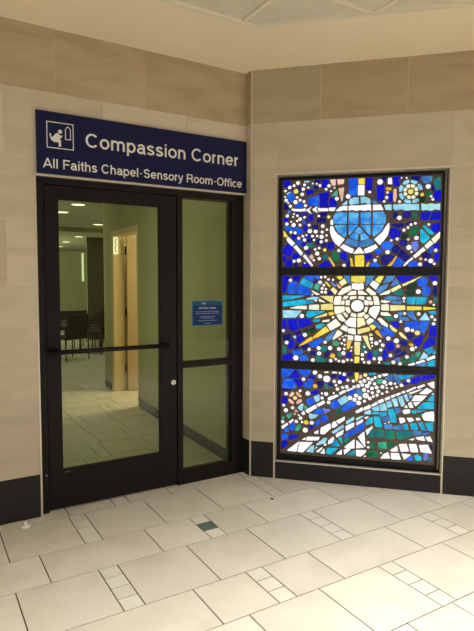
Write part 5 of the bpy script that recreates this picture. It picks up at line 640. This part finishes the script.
# side light to the right
wn = empty('window_1', (0, 0, 0)); tag(wn, kind='structure')
bm = bmesh.new(); A, B_ = -.532, -.104
box(bm, XM+.002, A, .1, .2, 0, 2.2215, .002); box(bm, B_, X1, .1, .2, 0, 2.2215, .002)
box(bm, A, B_, .1, .2, 0, .095, .002); box(bm, A, B_, .1, .2, .897, .937, .002); box(bm, A, B_, .1, .2, 2.171, 2.2215, .002)
link('window_frame', bm, M['frame'], wn)
for z0, z1 in ((.095, .897), (.937, 2.171)):
    bm = bmesh.new(); box(bm, A, B_, .128, .134, z0, z1); link('glass_pane', bm, M['glass'], wn)

# ================================================================ NAVY SIGN ABOVE THE DOOR
sg = empty('door_sign', (0, 0, 0)); tag(sg, 'long navy blue sign with white lettering above the glass door', 'sign')
bm = bmesh.new(); box(bm, -1.562, -.006, .052, YL-.0003, 2.2365, 2.626, .0015); link('sign_panel', bm, M['navy'], sg)
letters('title_lettering', 'Compassion Corner', -1.25, -.086, 2.432, .090, .0518, .0012, M['white'], sg)
letters('subtitle_lettering', 'All Faiths Chapel.Sensory Room.Office', -1.521, -.052, 2.2725, .060, .0518, .0012, M['white'], sg)
bm = bmesh.new(); Y0, Y1 = .0495, .0518
x0, x1, z0, z1, t = -1.5, -1.331, 2.3985, 2.564, .005
box(bm, x0, x1, Y0, Y1, z0, z0+t); box(bm, x0, x1, Y0, Y1, z1-t, z1); box(bm, x0, x0+t, Y0, Y1, z0+t, z1-t); box(bm, x1-t, x1, Y0, Y1, z0+t, z1-t)
arch = [(-1385, 2461), (-1385, 2523), (-1378, 2538), (-1366, 2546), (-1355, 2539), (-1348, 2524), (-1348, 2461)]
ai = [(-1380, 2466), (-1380, 2522), (-1375, 2534), (-1366, 2540), (-1358, 2535), (-1353, 2523), (-1353, 2466)]
for i in range(7):
    j = (i+1) % 7; prism(bm, [(a/1000, b/1000) for a, b in (arch[i], arch[j], ai[j], ai[i])], Y0, Y1)
prism(bm, circle(-1.416, 2.507, .0125, 16), Y0, Y1)
prism(bm, [(a/1000, b/1000) for a, b in [(-1483, 2488), (-1475, 2490), (-1469, 2467), (-1458, 2472), (-1447, 2490), (-1433, 2497), (-1424, 2489), (-1415, 2482), (-1403, 2484), (-1405, 2474), (-1420, 2461), (-1412, 2454), (-1411, 2414), (-1425, 2411), (-1427, 2440), (-1448, 2437), (-1468, 2445), (-1477, 2461)]], Y0, Y1)
link('seated_figure_pictogram', bm, M['white'], sg)

# ================================================================ NOTICE ON THE SIDE LIGHT
nt_ = empty('door_notice', (-.31, .126, 1.305)); tag(nt_, 'small blue notice with white text stuck on the side window', 'notice')
bm = bmesh.new(); box(bm, -.133, .133, -.001, .0015, -.096, .098); link('sheet', bm, M['notice'], nt_)
bm = bmesh.new(); box(bm, -.133, .133, -.0016, -.0009, .06, .098); link('header_band', bm, M['notice_top'], nt_)
bm = bmesh.new()
for a in ((-.133, .133, -.096, -.092), (-.133, .133, .094, .098), (-.133, -.129, -.092, .094), (.129, .133, -.092, .094)): box(bm, a[0], a[1], -.0018, -.001, a[2], a[3])
link('border', bm, mat('notice_edge', (70, 130, 160), .5), nt_)
text_mesh('heading', 'All Faiths Chapel', -.075, .07, .034, .014, -.0018, .0006, .008, M['white'], nt_)
bm = bmesh.new()
random.seed(3)
for z, w_ in ((.012, .2), (-.002, .2), (-.026, .13), (-.037, .11), (-.057, .16), (-.078, .06)):
    x = -w_/2
    while x < w_/2:
        l = random.uniform(.012, .03); box(bm, x, min(x+l, w_/2), -.0016, -.001, z-.002, z+.002); x += l+.006
box(bm, -.05, -.015, -.0022, -.0017, .07, .082)
link('small_print', bm, mat('faint_print', (150, 170, 200), .5), nt_)

# ================================================================ STAINED GLASS WINDOW
sw = empty('stained_glass_window', (0, 0, 0), RZ)
tag(sw, 'tall backlit stained glass window with moon, sun and rivers in a black frame', 'stained glass')
bm = bmesh.new(); YF = .045
FX0, FX1, FZ0, FZ1 = SL+.013, 1.414, ZS+.002, ZT-.02
for a in ((FX0, .238, FZ0, FZ1), (1.399, FX1, FZ0, FZ1), (.238, 1.399, FZ0, .186), (.238, 1.399, .869, .925), (.238, 1.399, 1.60, 1.659), (.238, 1.399, 2.326, FZ1)):
    box(bm, a[0], a[1], YF, .099, a[2], a[3], .002)
link('frame', bm, M['black'], sw)
GM = {k: stained(k) for k in GC}; keys = list(GC)
ZB = {'T': (1.659, 2.326), 'M': (.925, 1.60), 'B': (.186, .869)}
def inset(pts, d):
    c = [sum(p[0] for p in pts)/len(pts), sum(p[1] for p in pts)/len(pts)]
    out = []
    for x, z in pts:
        l = math.hypot(x-c[0], z-c[1]) or 1; f = max(0, l+d)/l; out.append((c[0]+(x-c[0])*f, c[1]+(z-c[1])*f))
    return out
for key, POLY, DOT, lab in (('T', POLY_T, DOT_T, 'top panel with a blue moon in a white crescent'), ('M', POLY_M, DOT_M, 'middle panel with a pale yellow sun and rays'), ('B', POLY_B, DOT_B, 'bottom panel with white and turquoise rivers')):
    z0, z1 = ZB[key]
    bm = bmesh.new(); box(bm, .238, 1.399, .06, .066, z0, z1)
    pn = link('stained_glass_panel', bm, M['lead'], sw); pn['label'] = lab
    bm = bmesh.new(); i = 0
    for c in POLY:
        for ln in POLY[c].replace('\n', ';').split(';'):
            pts = [tuple(float(v)/1000 for v in q.split(',')) for q in ln.split()]
            if len(pts) < 3: continue
            pts = [(min(max(x, .243), 1.394), min(max(z, z0+.004), z1-.004)) for x, z in inset(pts, .0)]
            a = abs(sum(pts[j][0]*pts[(j+1) % len(pts)][1]-pts[(j+1) % len(pts)][0]*pts[j][1] for j in range(len(pts))))/2
            prism(bm, pts, .0593+i*1e-7, .0603, keys.index(c)); i += 1
    link('glass_panes', bm, [GM[k] for k in keys], pn)
    bm = bmesh.new(); i = 0
    for c in DOT:
        for q in DOT[c].split():
            x, z, r = (float(v)/1000 for v in q.split(','))
            r1 = r*.95; ry = r1*.95
            prism(bm, [(x+r1*math.cos(t*math.pi/6), z+ry*math.sin(t*math.pi/6)) for t in range(12)], .0589+i*1e-7, .0603, keys.index(c)); i += 1
    link('glass_jewels', bm, [GM[k] for k in keys], pn)

# ================================================================ SMALL THINGS ON THE LOBBY FLOOR
t = empty('door_stop', (-1.695, -.03, 0)); tag(t, 'small white door stop on the tiles left of the door', 'door stop')
bm = bmesh.new(); lathe(bm, [(.031, .0005), (.032, .006), (.026, .012), (.012, .015)], 0, 0, 18); link('base', bm, M['plastic'], t)
bm = bmesh.new(); lathe(bm, [(.011, .014), (.0125, .026), (.009, .034), (.003, .036)], 0, 0, 14); link('bumper', bm, M['plastic'], t)
bm = bmesh.new(); lathe(bm, [(.012, .0003), (.011, .004), (.004, .005)], -.104, -.468, 14)
tag(link('floor_plug', bm, M['hole']), 'tiny dark round plug in the tiles in front of the angled corner', 'floor plug')

# ================================================================ ROOMS BEHIND THE GLASS
XW, ZI, TW = .02, 2.7, .14
def skew(o, c=(XW, .22), a=-.025):      # the corridor wall runs a little off square
    x, y = o.location.x-c[0], o.location.y-c[1]
    o.location.x = c[0]+x*math.cos(a)-y*math.sin(a); o.location.y = c[1]+x*math.sin(a)+y*math.cos(a); o.rotation_euler.z = a
    return o
bm = bmesh.new(); box(bm, -3, 7.5, .2, 20, ZI, ZI+.1); struct('ceiling_inner', bm, M['inceil'])
def gwall(name, m, *boxes):
    bm = bmesh.new()
    for b in boxes: box(bm, *b)
    return struct(name, bm, m)
skew(gwall('wall_corridor_right', M['green'], (XW, XW+TW, .22, 2.66, 0, ZI), (XW, XW+TW, 2.66, 3.7, 2.17, ZI), (XW, XW+TW, 3.7, 4.1, 0, ZI)))
gwall('wall_corridor_left', M['green'], (-2.6, -2.5, .2, 17.8, 0, ZI))
gwall('wall_waiting_near', M['green'], (XW+TW+.1, 7.5, 4.5, 4.6, 0, ZI))
gwall('wall_waiting_right', M['green'], (7.4, 7.5, 4.6, 17.8, 0, ZI))
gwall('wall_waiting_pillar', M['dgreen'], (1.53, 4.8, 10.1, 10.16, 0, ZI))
gwall('wall_waiting_far', M['green'], (-2.5, 7.4, 17.8, 17.9, 0, ZI))
gwall('wall_side_room', M['paint'], (XW+TW+.05, 2.6, 2.0, 2.1, 0, ZI), (2.5, 2.6, 2.1, 4.5, 0, ZI), (XW+TW+.09, 2.6, 4.0, 4.5, 0, ZI))
skew(gwall('baseboard_corridor', M['slate'], (XW-.012, XW, .22, 2.62, 0, .1), (XW-.012, XW, 3.75, 4.1, 0, .1)))
gwall('baseboard_far', M['slate'], (-2.5, 7.4, 17.77, 17.8, 0, .3))
gwall('ceiling_waiting', M['inceil'], (-2.5, 7.4, 8.7, 17.8, ZI-.1, ZI))
# maple door of the side room, standing open
d2 = empty('door_2', (0, 0, 0)); tag(d2, kind='structure')
bm = bmesh.new()
box(bm, XW-.006, XW+TW+.01, 3.66, 3.7, 0, 2.17); box(bm, XW-.006, XW+TW+.01, 2.66, 2.69, 0, 2.17); box(bm, XW-.006, XW+TW+.01, 2.69, 3.66, 2.14, 2.17)
box(bm, XW-.014, XW, 3.69, 3.735, 0, 2.21); box(bm, XW-.014, XW, 2.625, 2.67, 0, 2.21); box(bm, XW-.014, XW, 2.67, 3.69, 2.165, 2.21)
link('door_frame', bm, M['wood'], d2)
bm = bmesh.new(); box(bm, XW+TW+.03, XW+TW+.95, 3.6, 3.645, .01, 2.13, .002); lf = link('door_leaf', bm, M['wood2'], d2)
for z in (.32, 1.1, 1.95):
    bm = bmesh.new(); tube(bm, [(XW+TW+.018, 3.63, z-.06), (XW+TW+.018, 3.63, z+.06)], .012, 8); link('hinge', bm, M['black'], d2)
bm = bmesh.new(); tube(bm, [(XW+TW+.88, 3.6, 1.0), (XW+TW+.88, 3.55, 1.0), (XW+TW+.78, 3.55, 1.0)], .01, 8); link('door_handle', bm, M['steel'], lf)
skew(d2)
# narrow white sign on the far jamb
t = empty('door_frame_sign', (XW+.03, 3.655, 2.02)); tag(t, 'narrow white sign with green marks at the top of the light wooden door frame', 'sign')
skew(t)
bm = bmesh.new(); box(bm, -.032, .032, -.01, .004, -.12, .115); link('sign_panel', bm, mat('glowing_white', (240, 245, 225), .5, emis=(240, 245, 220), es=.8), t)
bm = bmesh.new(); random.seed(5)
pts = [(.008*math.sin(q*1.7), -.095+.19*q/9) for q in range(10)]
tube(bm, [(x, -.011, z) for x, z in pts], .006, 6)
link('green_marks', bm, mat('sign_green', (130, 170, 110), .5), t)
# tall lit slot in the far wall
bm = bmesh.new(); box(bm, 3.46, 3.53, 17.76, 17.8, 1.45, 2.55); tag(link('window_2', bm, M['slit']), kind='structure')
# recessed downlights
g = 'round downlights in the inner ceiling'
spots = [(-.04, 4.88, 'nearest round downlight in the ceiling behind the door glass'), (1.13, 7.77, 'round downlight high above the chairs, right of the nearest one'), (-.02, 5.99, 'round downlight at the left edge of the door glass'),
         (1.67, 11.36, 'faint round downlight beyond the dark ceiling band, rightmost'), (1.9, 13.76, 'faint round downlight beyond the dark ceiling band, second from the right'), (2.3, 16.34, 'farthest faint downlight, at the left edge of the glass')]
proto = None
for x, y, lab in spots:
    if proto is None:
        proto = empty('downlight'); bm = bmesh.new(); lathe(bm, [(.1, -.004), (.1, .0)], 0, 0, 20); link('lens', bm, M['lamp'], proto)
        bm = bmesh.new(); lathe(bm, [(.125, -.003), (.125, .0)], 0, 0, 20); link('ring', bm, M['cgrid'], proto); o = proto
    else:
        o = proto.copy(); col.objects.link(o)
        for ch in list(proto.children): c = ch.copy(); col.objects.link(c); c.parent = o
    k = 1 if y < 8.7 else .9114; o.location = (-2.256+(x+2.256)*k, -3.554+(y+3.554)*k, ZI-.0005 if k == 1 else ZI-.1005); tag(o, lab, 'downlight', g)
# waiting room chairs
def chair():
    t = empty('waiting_chair')
    bm = bmesh.new(); box(bm, -.25, .25, -.25, .24, .4, .47, .02); link('seat', bm, M['uphol'], t)
    bm = bmesh.new()
    pts = [(.2, .44), (.245, .44), (.31, .88), (.27, .9), (.2, .5)]
    a = [bm.verts.new((-.24, y, z)) for y, z in pts]; b = [bm.verts.new((.24, y, z)) for y, z in pts]
    bm.faces.new(a); bm.faces.new(b[::-1])
    for i in range(5): bm.faces.new((a[i], b[i], b[(i+1) % 5], a[(i+1) % 5]))
    bmesh.ops.bevel(bm, geom=bm.edges[:], offset=.01, segments=2, affect='EDGES')
    link('backrest', bm, M['uphol'], t)
    for s in (-1, 1):
        bm = bmesh.new(); tube(bm, [(s*.27, -.24, 0), (s*.27, -.24, .64)], .013, 8); link('leg', bm, M['chrome_dark'], t)
        bm = bmesh.new(); tube(bm, [(s*.27, .25, 0), (s*.27, .22, .64)], .013, 8); link('leg', bm, M['chrome_dark'], t)
        bm = bmesh.new(); box(bm, s*.27-.025, s*.27+.025, -.27, .25, .64, .67, .008); link('armrest', bm, M['black'], t)
        bm = bmesh.new(); tube(bm, [(s*.27, -.24, .43), (s*.22, 0, .43), (s*.27, .235, .43)], .01, 6); link('seat_bracket', bm, M['chrome_dark'], t)
    return t
cp = None
cl = [(1.72, 9.62, -140, 'dark upholstered chair farthest away, beside the dark pillar wall'), (1.46, 8.98, -136, 'dark chair second from the dark pillar wall'),
      (1.24, 8.32, -140, 'dark chair third from the dark pillar wall'), (1.03, 7.66, -134, 'dark chair of the line nearest the glass door'),
      (.3, 7.0, 205, 'front dark chair cut off by the left edge of the door glass'), (.55, 8.9, 95, 'dark chair side on behind the front one at the left edge')]
for x, y, a, lab in cl:
    if cp is None: cp = chair(); o = cp
    else:
        o = cp.copy(); col.objects.link(o)
        for ch in list(cp.children): c = ch.copy(); col.objects.link(c); c.parent = o
    o.location = (x, y, 0.001); o.rotation_euler.z = math.radians(a); tag(o, lab, 'chair', 'waiting room chairs')
